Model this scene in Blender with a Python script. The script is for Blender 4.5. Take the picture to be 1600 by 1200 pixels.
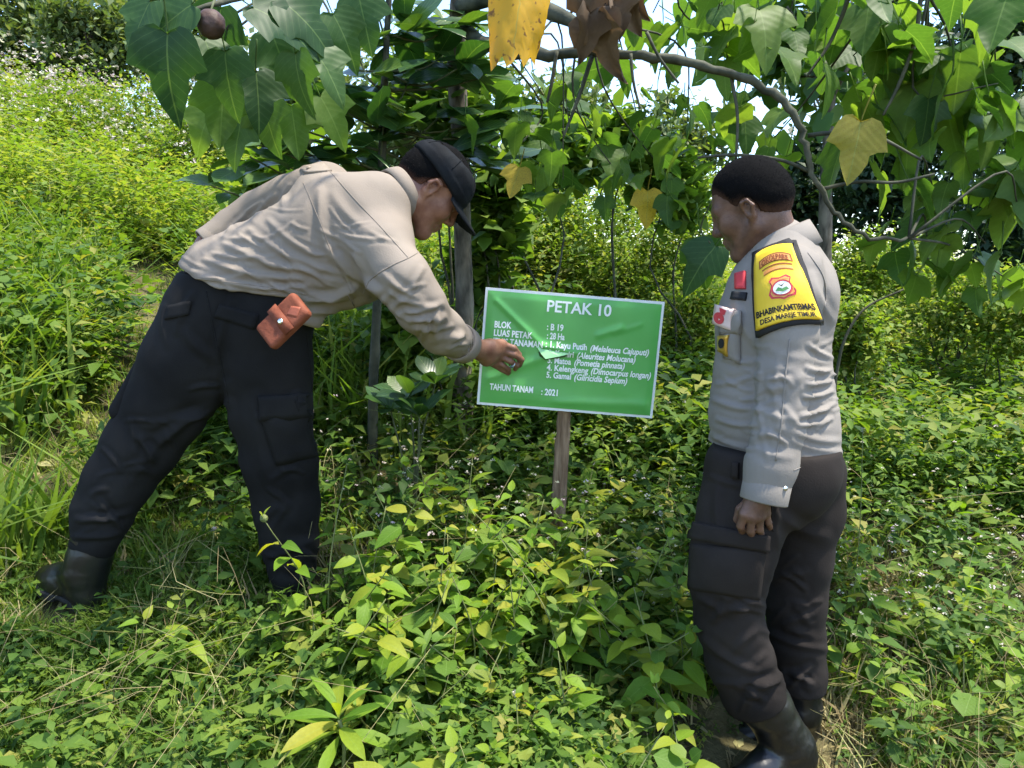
import bpy, bmesh, math, random, os
import numpy as np
from mathutils import Vector, Matrix
from mathutils.bvhtree import BVHTree

for o in list(bpy.data.objects):
    bpy.data.objects.remove(o)
SC = bpy.context.scene
COL = SC.collection
R = math.radians
rng = np.random.default_rng(7)
random.seed(7)

# ------------------------------------------------------------------ camera
PITCH = R(8.0); FPX = 1209.0; CZ = 1.35
cam_d = bpy.data.cameras.new('camera')
cam_d.sensor_width = 36.0; cam_d.lens = 36.0 * FPX / 1600.0
cam_d.clip_start = 0.05; cam_d.clip_end = 2000.0
cam = bpy.data.objects.new('camera', cam_d); COL.objects.link(cam)
cam.location = (0, 0, CZ); cam.rotation_euler = (R(90) - PITCH, 0, 0)
SC.camera = cam
# ------------------------------------------------------------------ sky and sun
SUN_EL, SUN_AZ = R(69), R(98)      # azimuth measured clockwise from +Y (the way the camera looks)
W = bpy.data.worlds.new('World'); SC.world = W; W.use_nodes = True
nt = W.node_tree; nt.nodes.clear()
wo = nt.nodes.new('ShaderNodeOutputWorld'); wb = nt.nodes.new('ShaderNodeBackground')
sk = nt.nodes.new('ShaderNodeTexSky'); sk.sky_type = 'NISHITA'; sk.sun_disc = False
sk.sun_elevation = SUN_EL; sk.sun_rotation = SUN_AZ; sk.air_density = 1.0; sk.dust_density = 0.6; sk.ozone_density = 2.2
tcw = nt.nodes.new('ShaderNodeTexCoord'); cn = nt.nodes.new('ShaderNodeTexNoise')
cn.inputs['Scale'].default_value = 2.6; cn.inputs['Detail'].default_value = 6.0
cr = nt.nodes.new('ShaderNodeValToRGB'); cr.color_ramp.elements[0].position = .60; cr.color_ramp.elements[1].position = .82
cm = nt.nodes.new('ShaderNodeMixRGB'); cm.inputs['Color2'].default_value = (6.5, 6.8, 7.2, 1)
nt.links.new(tcw.outputs['Generated'], cn.inputs['Vector']); nt.links.new(cn.outputs['Fac'], cr.inputs['Fac'])
nt.links.new(cr.outputs['Color'], cm.inputs['Fac']); nt.links.new(sk.outputs['Color'], cm.inputs['Color1'])
nt.links.new(cm.outputs['Color'], wb.inputs['Color']); wb.inputs['Strength'].default_value = 0.15
nt.links.new(wb.outputs['Background'], wo.inputs['Surface'])
sun_d = bpy.data.lights.new('sun', 'SUN'); sun_d.energy = 3.0; sun_d.angle = R(4); sun_d.color = (1.0, .93, .80)
sun = bpy.data.objects.new('sun', sun_d); COL.objects.link(sun)
sdir = Vector((math.sin(SUN_AZ) * math.cos(SUN_EL), math.cos(SUN_AZ) * math.cos(SUN_EL), math.sin(SUN_EL)))
sun.rotation_euler = sdir.to_track_quat('Z', 'Y').to_euler(); sun.location = sdir * 30
SC.view_settings.view_transform = 'Standard'; SC.view_settings.look = 'None'
SC.view_settings.gamma = 1.0; SC.view_settings.exposure = 1.85; SC.view_settings.use_curve_mapping = False
SC.render.engine = 'CYCLES'
cy = SC.cycles
cy.max_bounces = 6; cy.diffuse_bounces = 3; cy.glossy_bounces = 2; cy.transmission_bounces = 4; cy.transparent_max_bounces = 4
cy.use_denoising = True; cy.caustics_reflective = False; cy.caustics_refractive = False
cy.use_adaptive_sampling = True; cy.adaptive_threshold = 0.02

# ------------------------------------------------------------------ helpers: places
CP, SP = math.cos(PITCH), math.sin(PITCH)
def at(px, py, Y):
    a = (px - 800) / FPX; b = (600 - py) / FPX
    t = Y / (CP + b * SP)
    return np.array([a * t, Y, CZ + t * (b * CP - SP)])
def mpp(px, py, Y):
    b = (600 - py) / FPX
    return Y / (CP + b * SP) / FPX
def proj(v):
    v = np.asarray(v, float); y = v[..., 1]; z = v[..., 2] - CZ
    d = np.maximum(y * CP - z * SP, 1e-3); up = y * SP + z * CP
    return 800 + FPX * v[..., 0] / d, 600 - FPX * up / d
XT = [-60, -20, -8, -3, -1.4, -.7, .15, .8, 2, 5, 20, 60]; ZT = [3.0, 2.0, .95, .42, .17, .15, .05, -.14, -.3, -.5, -1.2, -2.0]
YT = [-20, 0, 1.9, 3.5, 9, 13, 20, 400]; GT = [-1.0, -.19, 0, .56, 1.38, 1.75, 1.9, -4.0]
def hz(x, y):
    x = np.asarray(x, float); y = np.asarray(y, float)
    z = np.interp(x, XT, ZT) + np.interp(y, YT, GT)
    z = z + .02 * np.clip(-x, 0, 14) * np.clip(y - 2.2, 0, 9)
    return z + .02 * np.sin(x * 3.1 + 1.3 * y) + .015 * np.sin(y * 5.3 - x * 2.2)

# ------------------------------------------------------------------ helpers: objects
def tag(o, label=None, cat=None, group=None, kind=None):
    if label: o['label'] = label
    if cat: o['category'] = cat
    if group: o['group'] = group
    if kind: o['kind'] = kind
    return o
def empty(name, loc=(0, 0, 0), parent=None):
    o = bpy.data.objects.new(name, None); o.empty_display_size = .1; COL.objects.link(o)
    if parent is None: o.location = Vector(loc)
    else: o.parent = parent; o.location = Vector(loc) - parent.matrix_world.translation
    o.matrix_world = Matrix.Translation(Vector(loc)); return o
def mesh_np(name, V, F, mat=None, smooth=True, mats=None, midx=None, rnd=None):
    """V (n,3); F (m,k) array or list of index tuples"""
    me = bpy.data.meshes.new(name)
    V = np.ascontiguousarray(V, np.float32)
    if isinstance(F, np.ndarray):
        m, k = F.shape; loops = F.ravel().astype(np.int32); starts = np.arange(m, dtype=np.int32) * k; tot = np.full(m, k, np.int32)
    else:
        tot = np.array([len(f) for f in F], np.int32); loops = np.array([i for f in F for i in f], np.int32)
        starts = np.concatenate([[0], np.cumsum(tot)[:-1]]).astype(np.int32)
    me.vertices.add(len(V)); me.vertices.foreach_set('co', V.ravel())
    me.loops.add(len(loops)); me.loops.foreach_set('vertex_index', loops)
    me.polygons.add(len(tot)); me.polygons.foreach_set('loop_start', starts); me.polygons.foreach_set('loop_total', tot)
    if midx is not None: me.polygons.foreach_set('material_index', np.ascontiguousarray(midx, np.int32))
    me.polygons.foreach_set('use_smooth', np.full(len(tot), smooth, bool))
    for mt in (mats or ([mat] if mat else [])): me.materials.append(mt)
    if rnd is not None:
        a = me.attributes.new('rnd', 'FLOAT', 'POINT'); a.data.foreach_set('value', np.ascontiguousarray(rnd, np.float32))
    me.update(calc_edges=True)
    return me
def link(name, me, parent=None, loc=None):
    o = bpy.data.objects.new(name, me); COL.objects.link(o)
    if parent is not None:
        o.parent = parent; o.matrix_parent_inverse = parent.matrix_world.inverted()
    return o
def obj(name, V, F, mat=None, parent=None, smooth=True, origin=None, **k):
    V = np.asarray(V, float)
    if parent is None:
        if origin is None: origin = np.array([*(V[:, :2].mean(0)), V[:, 2].min()])
        o = link(name, mesh_np(name, V - origin, F, mat, smooth, **k)); o.location = origin
        o.matrix_world = Matrix.Translation(Vector(origin)); return o
    # vertices given in world space; the child keeps them relative to the parent's origin
    org = np.array(root_origin(parent))
    o = bpy.data.objects.new(name, mesh_np(name, V - org, F, mat, smooth, **k)); COL.objects.link(o); o.parent = parent
    return o
def root_origin(p):
    v = Vector((0, 0, 0))
    while p is not None: v = v + p.location; p = p.parent
    return v
class MB:
    """collects closed pieces into one mesh"""
    def __init__(s): s.V = []; s.F = []; s.n = 0
    def add(s, V, F):
        V = np.asarray(V, float); s.V.append(V); s.F += [tuple(int(i) + s.n for i in f) for f in F]; s.n += len(V); return s
    def build(s, name, mat, parent=None, **k): return obj(name, np.concatenate(s.V), s.F, mat, parent, **k)
def frames(P):
    P = np.asarray(P, float); T = np.gradient(P, axis=0); T /= np.linalg.norm(T, axis=1)[:, None] + 1e-12
    ref = np.array([0, 0, 1.]) if abs(T[0][2]) < .9 else np.array([1., 0, 0])
    A = []; a = np.cross(T[0], ref); a /= np.linalg.norm(a)
    for t in T:
        a = a - t * np.dot(a, t); a /= np.linalg.norm(a) + 1e-12; A.append(a)
    A = np.array(A); return T, A, np.cross(T, A)
def tube_geo(P, r, seg=8, wob=0.0):
    P = np.asarray(P, float); n = len(P); r = np.broadcast_to(np.asarray(r, float), (n,)); T, A, B = frames(P)
    th = np.arange(seg) * 2 * np.pi / seg
    rr = r[:, None] * (1 + wob * rng.normal(size=(n, seg)))
    V = P[:, None] + rr[..., None] * (np.cos(th)[None, :, None] * A[:, None] + np.sin(th)[None, :, None] * B[:, None])
    V = V.reshape(-1, 3); F = []
    for i in range(n - 1):
        for j in range(seg):
            k = (j + 1) % seg; F.append((i * seg + j, i * seg + k, (i + 1) * seg + k, (i + 1) * seg + j))
    F.append(tuple(range(seg - 1, -1, -1))); F.append(tuple((n - 1) * seg + j for j in range(seg)))
    return V, F
def spline(P, n):
    """Catmull-Rom through points (any dimension)"""
    P = np.asarray(P, float)
    if len(P) == 2: return P[0] + np.linspace(0, 1, n)[:, None] * (P[1] - P[0])
    Q = np.vstack([2 * P[0] - P[1], P, 2 * P[-1] - P[-2]]); m = len(P) - 1; out = []
    for u in np.linspace(0, m - 1e-6, n):
        i = int(u); t = u - i; p0, p1, p2, p3 = Q[i:i + 4]
        out.append(.5 * (2 * p1 + (p2 - p0) * t + (2 * p0 - 5 * p1 + 4 * p2 - p3) * t * t + (3 * p1 - p0 - 3 * p2 + p3) * t ** 3))
    return np.array(out)
def px_path(pts, n=None):
    """pts: (px,py,Y,radius px) -> world points and radii"""
    P = [at(*p[:3]) for p in pts]; r = [p[3] * mpp(*p[:3]) for p in pts]
    Q = np.hstack([np.array(P), np.array(r)[:, None]])
    if n: Q = spline(Q, n)
    return Q[:, :3], Q[:, 3]
def box_geo(c, hx, hy, hz_, M=None):
    V = np.array([(sx * hx, sy * hy, sz * hz_) for sx in (-1, 1) for sy in (-1, 1) for sz in (-1, 1)], float)
    if M is not None: V = V @ np.asarray(M).T
    return V + np.asarray(c), [(0, 1, 3, 2), (4, 6, 7, 5), (0, 4, 5, 1), (2, 3, 7, 6), (0, 2, 6, 4), (1, 5, 7, 3)]

# ------------------------------------------------------------------ helpers: numpy noise
_perm = np.random.default_rng(3).integers(0, 2 ** 31, 4096).astype(np.int64)
def _h(i, j, k): return (_perm[(_perm[(_perm[i & 4095] + j) & 4095] + k) & 4095] & 65535) / 65535.0
def vnoise(p):
    p = np.asarray(p, float); i = np.floor(p).astype(np.int64); f = p - i; f = f * f * (3 - 2 * f)
    x, y, z = i[..., 0], i[..., 1], i[..., 2]; r = 0
    for a in (0, 1):
        for b in (0, 1):
            for c in (0, 1):
                w = (f[..., 0] if a else 1 - f[..., 0]) * (f[..., 1] if b else 1 - f[..., 1]) * (f[..., 2] if c else 1 - f[..., 2])
                r = r + w * _h(x + a, y + b, z + c)
    return r * 2 - 1

# ------------------------------------------------------------------ helpers: distance-field modelling of bodies and clothes
def seg(a, b, ra, rb, flat=None):
    a = np.asarray(a, np.float32); b = np.asarray(b, np.float32); ba = b - a; L = float(ba @ ba) + 1e-12
    def f(p):
        pa = p - a; t = np.clip(pa @ ba / L, 0, 1); d = pa - t[:, None] * ba; s = 1.0
        if flat is not None:
            n, k = flat; n = np.asarray(n, np.float32); d = d + ((d @ n) * (1 / k - 1))[:, None] * n; s = min(1.0, k)
        return (np.sqrt((d * d).sum(1)) - (ra + (rb - ra) * t)) * s
    return f
def ell(c, r, M=None):
    c = np.asarray(c, np.float32); r = np.asarray(r, np.float32)
    def f(p):
        d = p - c
        if M is not None: d = d @ np.asarray(M, np.float32)
        q = d / r; k0 = np.sqrt((q * q).sum(1)) + 1e-9; q2 = q / r; k1 = np.sqrt((q2 * q2).sum(1)) + 1e-9
        return k0 * (k0 - 1) / k1
    return f
def half(pt, n):
    pt = np.asarray(pt, np.float32); n = np.asarray(n, np.float32); n = n / np.linalg.norm(n)
    return lambda p: (p - pt) @ n
def smin(a, b, k):
    h = np.maximum(k - np.abs(a - b), 0) / k; return np.minimum(a, b) - h * h * k * .25
def comb(ops):
    """ops: (op, k, f) with op u / s / i"""
    def f(p):
        d = None
        for op, k, g in ops:
            e = g(p)
            if d is None: d = e
            elif op == 'u': d = smin(d, e, k)
            elif op == 's': d = -smin(-d, e, k)
            else: d = -smin(-d, -e, k)
        return d
    return f
def chain(pts, n=None, flat=None):
    """pts (px,py,Y,rpx) -> list of segment fields"""
    P, r = px_path(pts, n); return [seg(P[i], P[i + 1], r[i], r[i + 1], flat) for i in range(len(P) - 1)]
def wchain(P, r, flat=None): return [seg(P[i], P[i + 1], r[i], r[i + 1], flat) for i in range(len(P) - 1)]
def mesh_sdf(fn, lo, hi, h):
    lo = np.asarray(lo, float); hi = np.asarray(hi, float); B = 4
    nb = np.ceil((hi - lo) / h / B).astype(int); N = nb * B
    c = np.stack(np.meshgrid(*[(np.arange(n) * B + (B - 1) / 2) * h for n in nb], indexing='ij'), -1).reshape(-1, 3) + lo
    dc = fn(c.astype(np.float32)).reshape(nb)
    act = np.abs(dc) < h * B * 1.6
    D = np.repeat(np.repeat(np.repeat(np.where(dc < 0, -1., 1.).astype(np.float32), B, 0), B, 1), B, 2)
    bi = np.argwhere(act); off = np.stack(np.meshgrid(*[np.arange(B)] * 3, indexing='ij'), -1).reshape(-1, 3)
    ii = (bi[:, None] * B + off[None]).reshape(-1, 3)
    D[ii[:, 0], ii[:, 1], ii[:, 2]] = fn((ii * h + lo).astype(np.float32))
    S = D < 0
    cs = np.zeros(N - 1, np.int8)
    for a in (0, 1):
        for b in (0, 1):
            for d in (0, 1):
                cs += S[a:N[0] - 1 + a, b:N[1] - 1 + b, d:N[2] - 1 + d]
    ac = np.argwhere((cs > 0) & (cs < 8))
    acc = np.zeros((len(ac), 3)); cnt = np.zeros(len(ac))
    for ax in range(3):
        o1, o2 = [k for k in range(3) if k != ax]
        for a in (0, 1):
            for b in (0, 1):
                q = ac.copy(); q[:, o1] += a; q[:, o2] += b; q2 = q.copy(); q2[:, ax] += 1
                d0 = D[q[:, 0], q[:, 1], q[:, 2]]; d1 = D[q2[:, 0], q2[:, 1], q2[:, 2]]; m = (d0 < 0) != (d1 < 0)
                t = np.where(m, d0 / np.where(m, d0 - d1, 1), 0); pt = q.astype(float); pt[:, ax] += t
                acc += pt * m[:, None]; cnt += m
    V = acc / cnt[:, None] * h + lo
    idx = np.full(N - 1, -1, np.int32); idx[ac[:, 0], ac[:, 1], ac[:, 2]] = np.arange(len(ac))
    Fs = []
    for ax in range(3):
        o1, o2 = [(1, 2), (2, 0), (0, 1)][ax]
        sl0 = [slice(None)] * 3; sl1 = [slice(None)] * 3; sl0[ax] = slice(0, -1); sl1[ax] = slice(1, None)
        e = np.argwhere(S[tuple(sl0)] != S[tuple(sl1)])
        e = e[(e[:, o1] > 0) & (e[:, o2] > 0) & (e[:, o1] < N[o1] - 1) & (e[:, o2] < N[o2] - 1)]
        sg = S[e[:, 0], e[:, 1], e[:, 2]]
        def g(d1, d2):
            q = e.copy(); q[:, o1] += d1; q[:, o2] += d2; return idx[q[:, 0], q[:, 1], q[:, 2]]
        f = np.stack([g(-1, -1), g(0, -1), g(0, 0), g(-1, 0)], 1); f[~sg] = f[~sg][:, ::-1]
        Fs.append(f)
    F = np.concatenate(Fs); F = F[(F >= 0).all(1)]
    return V, F
def vnormals(V, F):
    n = np.cross(V[F[:, 2]] - V[F[:, 0]], V[F[:, 3]] - V[F[:, 1]]); N = np.zeros_like(V)
    ff = F.ravel()
    for c in range(3): N[:, c] = np.bincount(ff, np.repeat(n[:, c], 4), len(V))
    return N / (np.linalg.norm(N, axis=1)[:, None] + 1e-12)
def fold(V, F, folds, noise=None):
    """cloth relief: folds = (x1,y1,x2,y2,width,height mm) along lines of the cloth"""
    N = vnormals(V, F); px, py = proj(V); amt = np.zeros(len(V))
    for x1, y1, x2, y2, w, hmm in folds:
        ux, uy = x2 - x1, y2 - y1; L2 = ux * ux + uy * uy
        t = np.clip(((px - x1) * ux + (py - y1) * uy) / L2, 0, 1)
        cx = px - x1 - t * ux; cyy = py - y1 - t * uy
        bow = np.sin(t * np.pi) * .06 * math.sqrt(L2); nx, ny = -uy / math.sqrt(L2), ux / math.sqrt(L2)
        d = np.hypot(cx - nx * bow, cyy - ny * bow); tp = .35 + .65 * np.sin(np.clip(t * .9 + .08, 0, 1) * np.pi)
        amt += hmm * .001 * tp * (np.exp(-(d / w) ** 1.25) - .5 * np.exp(-((d - 1.7 * w) / w) ** 2))
    if noise is not None: amt += noise(V)
    return V + N * amt[:, None]
def lap(V, F, it=1, w=.5):
    for _ in range(it):
        ff = F.ravel(); nb = V[np.roll(F, 1, 1)] + V[np.roll(F, -1, 1)]; nb = nb.reshape(-1, 3)
        c = np.bincount(ff, minlength=len(V)) * 2.0; S = np.stack([np.bincount(ff, nb[:, k], len(V)) for k in range(3)], 1)
        V = V + w * (S / np.maximum(c, 1)[:, None] - V)
    return V
def auto_folds(pts, n, seed, lo=.15, hi=1.0):
    """slanting creases across a trouser leg, most at the knee and the hem"""
    rs = np.random.default_rng(seed); Q = spline(np.array([(p[0], p[1], p[3]) for p in pts], float), 60); out = []
    for i in range(n):
        t = rs.choice([rs.uniform(lo, hi), rs.normal(.55, .10), rs.normal(.9, .07)]); k = int(np.clip(t, lo, hi) * 57) + 1; x, y, r = Q[k]; d = Q[min(59, k + 1)] - Q[k - 1]
        a = math.atan2(d[1], d[0]) + math.pi / 2 + rs.choice([-1, 1]) * rs.uniform(.15, .85); L = r * rs.uniform(.45, 1.15); ox = rs.uniform(-.6, .6) * r; pa_ = math.atan2(d[1], d[0]) + math.pi / 2
        cx, cy_ = x + ox * math.cos(pa_), y + ox * math.sin(pa_); out.append((cx - L * .5 * math.cos(a), cy_ - L * .5 * math.sin(a), cx + L * .5 * math.cos(a), cy_ + L * .5 * math.sin(a), rs.uniform(3.5, 8), rs.uniform(2, 6.5)))
    return out
CAMV = Vector((0, 0, CZ))
class Skin:
    """a surface other pieces are laid on (pockets, badges, lettering)"""
    def __init__(s, V, F): s.b = BVHTree.FromPolygons([tuple(v) for v in V], [tuple(map(int, f)) for f in F])
    def hit(s, px, py, Y):
        d = Vector(at(px, py, 1.0)) - CAMV; d.normalize()
        loc, n, i, di = s.b.ray_cast(CAMV, d)
        if loc is None:
            loc, n, i, di = s.b.find_nearest(Vector(at(px, py, Y)))
        return np.array(loc), np.array(n)
    def patch(s, name, corners, mat, parent, nu=10, nv=10, off=.004, Y=2.2, puff=0.0, smooth=2):
        """corners TL,TR,BR,BL; each side may bow: pass 8 points TL,T,TR,R,BR,B,BL,L"""
        if len(corners) == 8:
            TL, Tm, TR, Rm, BR, Bm, BL, Lm = [np.array(c, float) for c in corners]
        else:
            TL, TR, BR, BL = [np.array(c, float) for c in corners]; Tm, Rm, Bm, Lm = (TL + TR) / 2, (TR + BR) / 2, (BR + BL) / 2, (TL + BL) / 2
        q = lambda a, m, b, t: a * (1 - t) * (1 - 2 * t) + m * 4 * t * (1 - t) + b * t * (2 * t - 1)
        def uv(u, v):
            top = q(TL, Tm, TR, u); bot = q(BL, Bm, BR, u); le = q(TL, Lm, BL, v); ri = q(TR, Rm, BR, v)
            return top * (1 - v) + bot * v + le * (1 - u) + ri * u - (TL * (1 - u) * (1 - v) + TR * u * (1 - v) + BL * (1 - u) * v + BR * u * v)
        P = np.zeros((nv + 1, nu + 1, 3)); N = np.zeros_like(P)
        for j in range(nv + 1):
            for i in range(nu + 1):
                p = uv(i / nu, j / nv); P[j, i], N[j, i] = s.hit(p[0], p[1], Y)
        for _ in range(smooth):
            N[1:-1, 1:-1] = (N[1:-1, 1:-1] * 2 + N[:-2, 1:-1] + N[2:, 1:-1] + N[1:-1, :-2] + N[1:-1, 2:]) / 6
            P[1:-1, 1:-1] = (P[1:-1, 1:-1] * 2 + P[:-2, 1:-1] + P[2:, 1:-1] + P[1:-1, :-2] + P[1:-1, 2:]) / 6
        N /= np.linalg.norm(N, axis=2)[..., None]
        uu = np.linspace(0, 1, nu + 1)[None]; vv = np.linspace(0, 1, nv + 1)[:, None]
        hgt = off + puff * np.clip(np.sin(uu * np.pi), 0, 1) ** .5 * np.clip(np.sin(vv * np.pi), 0, 1) ** .5
        top = P + N * hgt[..., None]; V = [*top.reshape(-1, 3)]; F = []
        w = nu + 1
        for j in range(nv):
            for i in range(nu): a = j * w + i; F.append((a, a + w, a + w + 1, a + 1))
        ring = [(0, i) for i in range(nu + 1)] + [(j, nu) for j in range(1, nv + 1)] + [(nv, i) for i in range(nu - 1, -1, -1)] + [(j, 0) for j in range(nv - 1, 0, -1)]
        b0 = len(V); V += [P[j, i] - N[j, i] * .004 for j, i in ring]; m = len(ring)
        for k in range(m):
            k2 = (k + 1) % m; F.append((ring[k][0] * w + ring[k][1], ring[k2][0] * w + ring[k2][1], b0 + k2, b0 + k))
        o = obj(name, np.array(V), F, mat, parent)
        o.data.polygons.foreach_set('use_smooth', [True] * (nu * nv) + [False] * m)
        def surf(u, v, h=.001):
            fu, fv = min(max(u, 0), 1) * nu, min(max(v, 0), 1) * nv; i, j = min(int(fu), nu - 1), min(int(fv), nv - 1); a, b = fu - i, fv - j
            bl = lambda A: A[j, i] * (1 - a) * (1 - b) + A[j, i + 1] * a * (1 - b) + A[j + 1, i] * (1 - a) * b + A[j + 1, i + 1] * a * b
            return bl(top) + bl(N) * h
        return o, surf

# ------------------------------------------------------------------ helpers: lettering
def text_geo(s, bold=.012, shear=0.0, space=1.0):
    c = bpy.data.curves.new('t', 'FONT'); c.body = s; c.size = 1.0; c.offset = bold; c.shear = shear; c.space_character = space
    c.resolution_u = 3; o = bpy.data.objects.new('t', c); COL.objects.link(o)
    dg = bpy.context.evaluated_depsgraph_get(); dg.update()
    me = bpy.data.meshes.new_from_object(o.evaluated_get(dg))
    V = np.array([v.co[:] for v in me.vertices]); F = [tuple(p.vertices) for p in me.polygons]
    bpy.data.objects.remove(o); bpy.data.curves.remove(c); bpy.data.meshes.remove(me)
    return V, F

# ------------------------------------------------------------------ materials
def newmat(name):
    m = bpy.data.materials.new(name); m.use_nodes = True; n = m.node_tree.nodes; n.clear()
    out = n.new('ShaderNodeOutputMaterial'); b = n.new('ShaderNodeBsdfPrincipled'); m.node_tree.links.new(b.outputs[0], out.inputs[0])
    return m, n, m.node_tree.links, b, out
def C4(c): return (*c, 1.0)
def surf_mat(name, c1, c2, scale=20, rough=.8, bump=.2, bscale=80, detail=5, spec=.3, metal=0, stretch=None, sheen=0, bdist=.004):
    m, n, l, b, out = newmat(name)
    tc = n.new('ShaderNodeTexCoord'); mp = n.new('ShaderNodeMapping'); l.new(tc.outputs['Object'], mp.inputs['Vector'])
    if stretch: mp.inputs['Scale'].default_value = stretch
    no = n.new('ShaderNodeTexNoise'); no.inputs['Scale'].default_value = scale; no.inputs['Detail'].default_value = detail
    l.new(mp.outputs[0], no.inputs['Vector'])
    rp = n.new('ShaderNodeValToRGB'); rp.color_ramp.elements[0].position = .32; rp.color_ramp.elements[1].position = .68
    rp.color_ramp.elements[0].color = C4(c1); rp.color_ramp.elements[1].color = C4(c2)
    l.new(no.outputs['Fac'], rp.inputs['Fac']); l.new(rp.outputs['Color'], b.inputs['Base Color'])
    b.inputs['Roughness'].default_value = rough; b.inputs['Specular IOR Level'].default_value = spec; b.inputs['Metallic'].default_value = metal
    if sheen: b.inputs['Sheen Weight'].default_value = sheen
    if bump:
        n2 = n.new('ShaderNodeTexNoise'); n2.inputs['Scale'].default_value = bscale; n2.inputs['Detail'].default_value = 4; l.new(mp.outputs[0], n2.inputs['Vector'])
        bp = n.new('ShaderNodeBump'); bp.inputs['Strength'].default_value = bump; bp.inputs['Distance'].default_value = bdist
        l.new(n2.outputs['Fac'], bp.inputs['Height']); l.new(bp.outputs[0], b.inputs['Normal'])
    return m
def leaf_mat(name, cols, rough=.5, trans=.35, spec=.35, tcol=None, attr=None, veins=0.0, spots=0.0, gain=1.0):
    """cols: list of leaf colours; each leaf takes its own by its random number"""
    m, n, l, b, out = newmat(name)
    if attr: a = n.new('ShaderNodeAttribute'); a.attribute_name = attr; fac = a.outputs['Fac']
    else: a = n.new('ShaderNodeObjectInfo'); fac = a.outputs['Random']
    rp = n.new('ShaderNodeValToRGB'); e = rp.color_ramp.elements
    while len(e) < len(cols): e.new(.5)
    for i, c in enumerate(cols): e[i].position = i / max(1, len(cols) - 1); e[i].color = C4([min(1, x * gain) for x in c])
    l.new(fac, rp.inputs['Fac']); col = rp.outputs['Color']
    tc = n.new('ShaderNodeTexCoord')
    no = n.new('ShaderNodeTexNoise'); no.inputs['Scale'].default_value = 14.; no.inputs['Detail'].default_value = 3; l.new(tc.outputs['Object'], no.inputs['Vector'])
    mx = n.new('ShaderNodeMixRGB'); mx.blend_type = 'MULTIPLY'; mx.inputs['Fac'].default_value = .55
    r2 = n.new('ShaderNodeValToRGB'); r2.color_ramp.elements[0].color = (.55, .6, .5, 1); r2.color_ramp.elements[1].color = (1.25, 1.2, 1.1, 1)
    l.new(no.outputs['Fac'], r2.inputs['Fac']); l.new(col, mx.inputs['Color1']); l.new(r2.outputs['Color'], mx.inputs['Color2']); col = mx.outputs['Color']
    if veins:
        uv = n.new('ShaderNodeUVMap'); sx = n.new('ShaderNodeSeparateXYZ'); l.new(uv.outputs[0], sx.inputs[0])
        def M(op, x, y=None):
            q = n.new('ShaderNodeMath'); q.operation = op
            for i, v in enumerate((x, y)):
                if v is None: continue
                if isinstance(v, (int, float)): q.inputs[i].default_value = v
                else: l.new(v, q.inputs[i])
            return q.outputs[0]
        ax = M('ABSOLUTE', sx.outputs['X']); mid = M('LESS_THAN', ax, .011)
        w = M('FRACT', M('MULTIPLY', M('SUBTRACT', sx.outputs['Y'], M('MULTIPLY', ax, .75)), 8.0))
        sv = M('LESS_THAN', w, .07); vv = M('MAXIMUM', mid, M('MULTIPLY', sv, .35))
        mv = n.new('ShaderNodeMixRGB'); mv.inputs['Color2'].default_value = (.22, .32, .10, 1)
        l.new(M('MULTIPLY', vv, veins), mv.inputs['Fac']); l.new(col, mv.inputs['Color1']); col = mv.outputs['Color']
        bp = n.new('ShaderNodeBump'); bp.inputs['Strength'].default_value = .07; bp.inputs['Distance'].default_value = .002
        l.new(M('SINE', M('MULTIPLY', w, 6.283)), bp.inputs['Height']); l.new(bp.outputs[0], b.inputs['Normal'])
    if spots:
        n3 = n.new('ShaderNodeTexNoise'); n3.inputs['Scale'].default_value = 45.; n3.inputs['Detail'].default_value = 2; l.new(tc.outputs['Object'], n3.inputs['Vector'])
        r3 = n.new('ShaderNodeValToRGB'); r3.color_ramp.elements[0].position = .60; r3.color_ramp.elements[1].position = .68; l.new(n3.outputs['Fac'], r3.inputs['Fac'])
        ms = n.new('ShaderNodeMixRGB'); ms.inputs['Color2'].default_value = (.16, .07, .015, 1); q = n.new('ShaderNodeMath'); q.operation = 'MULTIPLY'; q.inputs[1].default_value = spots
        l.new(r3.outputs['Color'], q.inputs[0]); l.new(q.outputs[0], ms.inputs['Fac']); l.new(col, ms.inputs['Color1']); col = ms.outputs['Color']
    l.new(col, b.inputs['Base Color']); b.inputs['Roughness'].default_value = rough; b.inputs['Specular IOR Level'].default_value = spec
    tr = n.new('ShaderNodeBsdfTranslucent'); hs = n.new('ShaderNodeMixRGB'); hs.blend_type = 'MULTIPLY'; hs.inputs['Fac'].default_value = 1.0
    hs.inputs['Color2'].default_value = C4(tcol or (1.65, 1.72, .5)); l.new(col, hs.inputs['Color1']); l.new(hs.outputs['Color'], tr.inputs['Color'])
    ms = n.new('ShaderNodeMixShader'); ms.inputs['Fac'].default_value = trans
    l.new(b.outputs[0], ms.inputs[1]); l.new(tr.outputs[0], ms.inputs[2]); l.new(ms.outputs[0], out.inputs[0])
    return m

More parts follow.
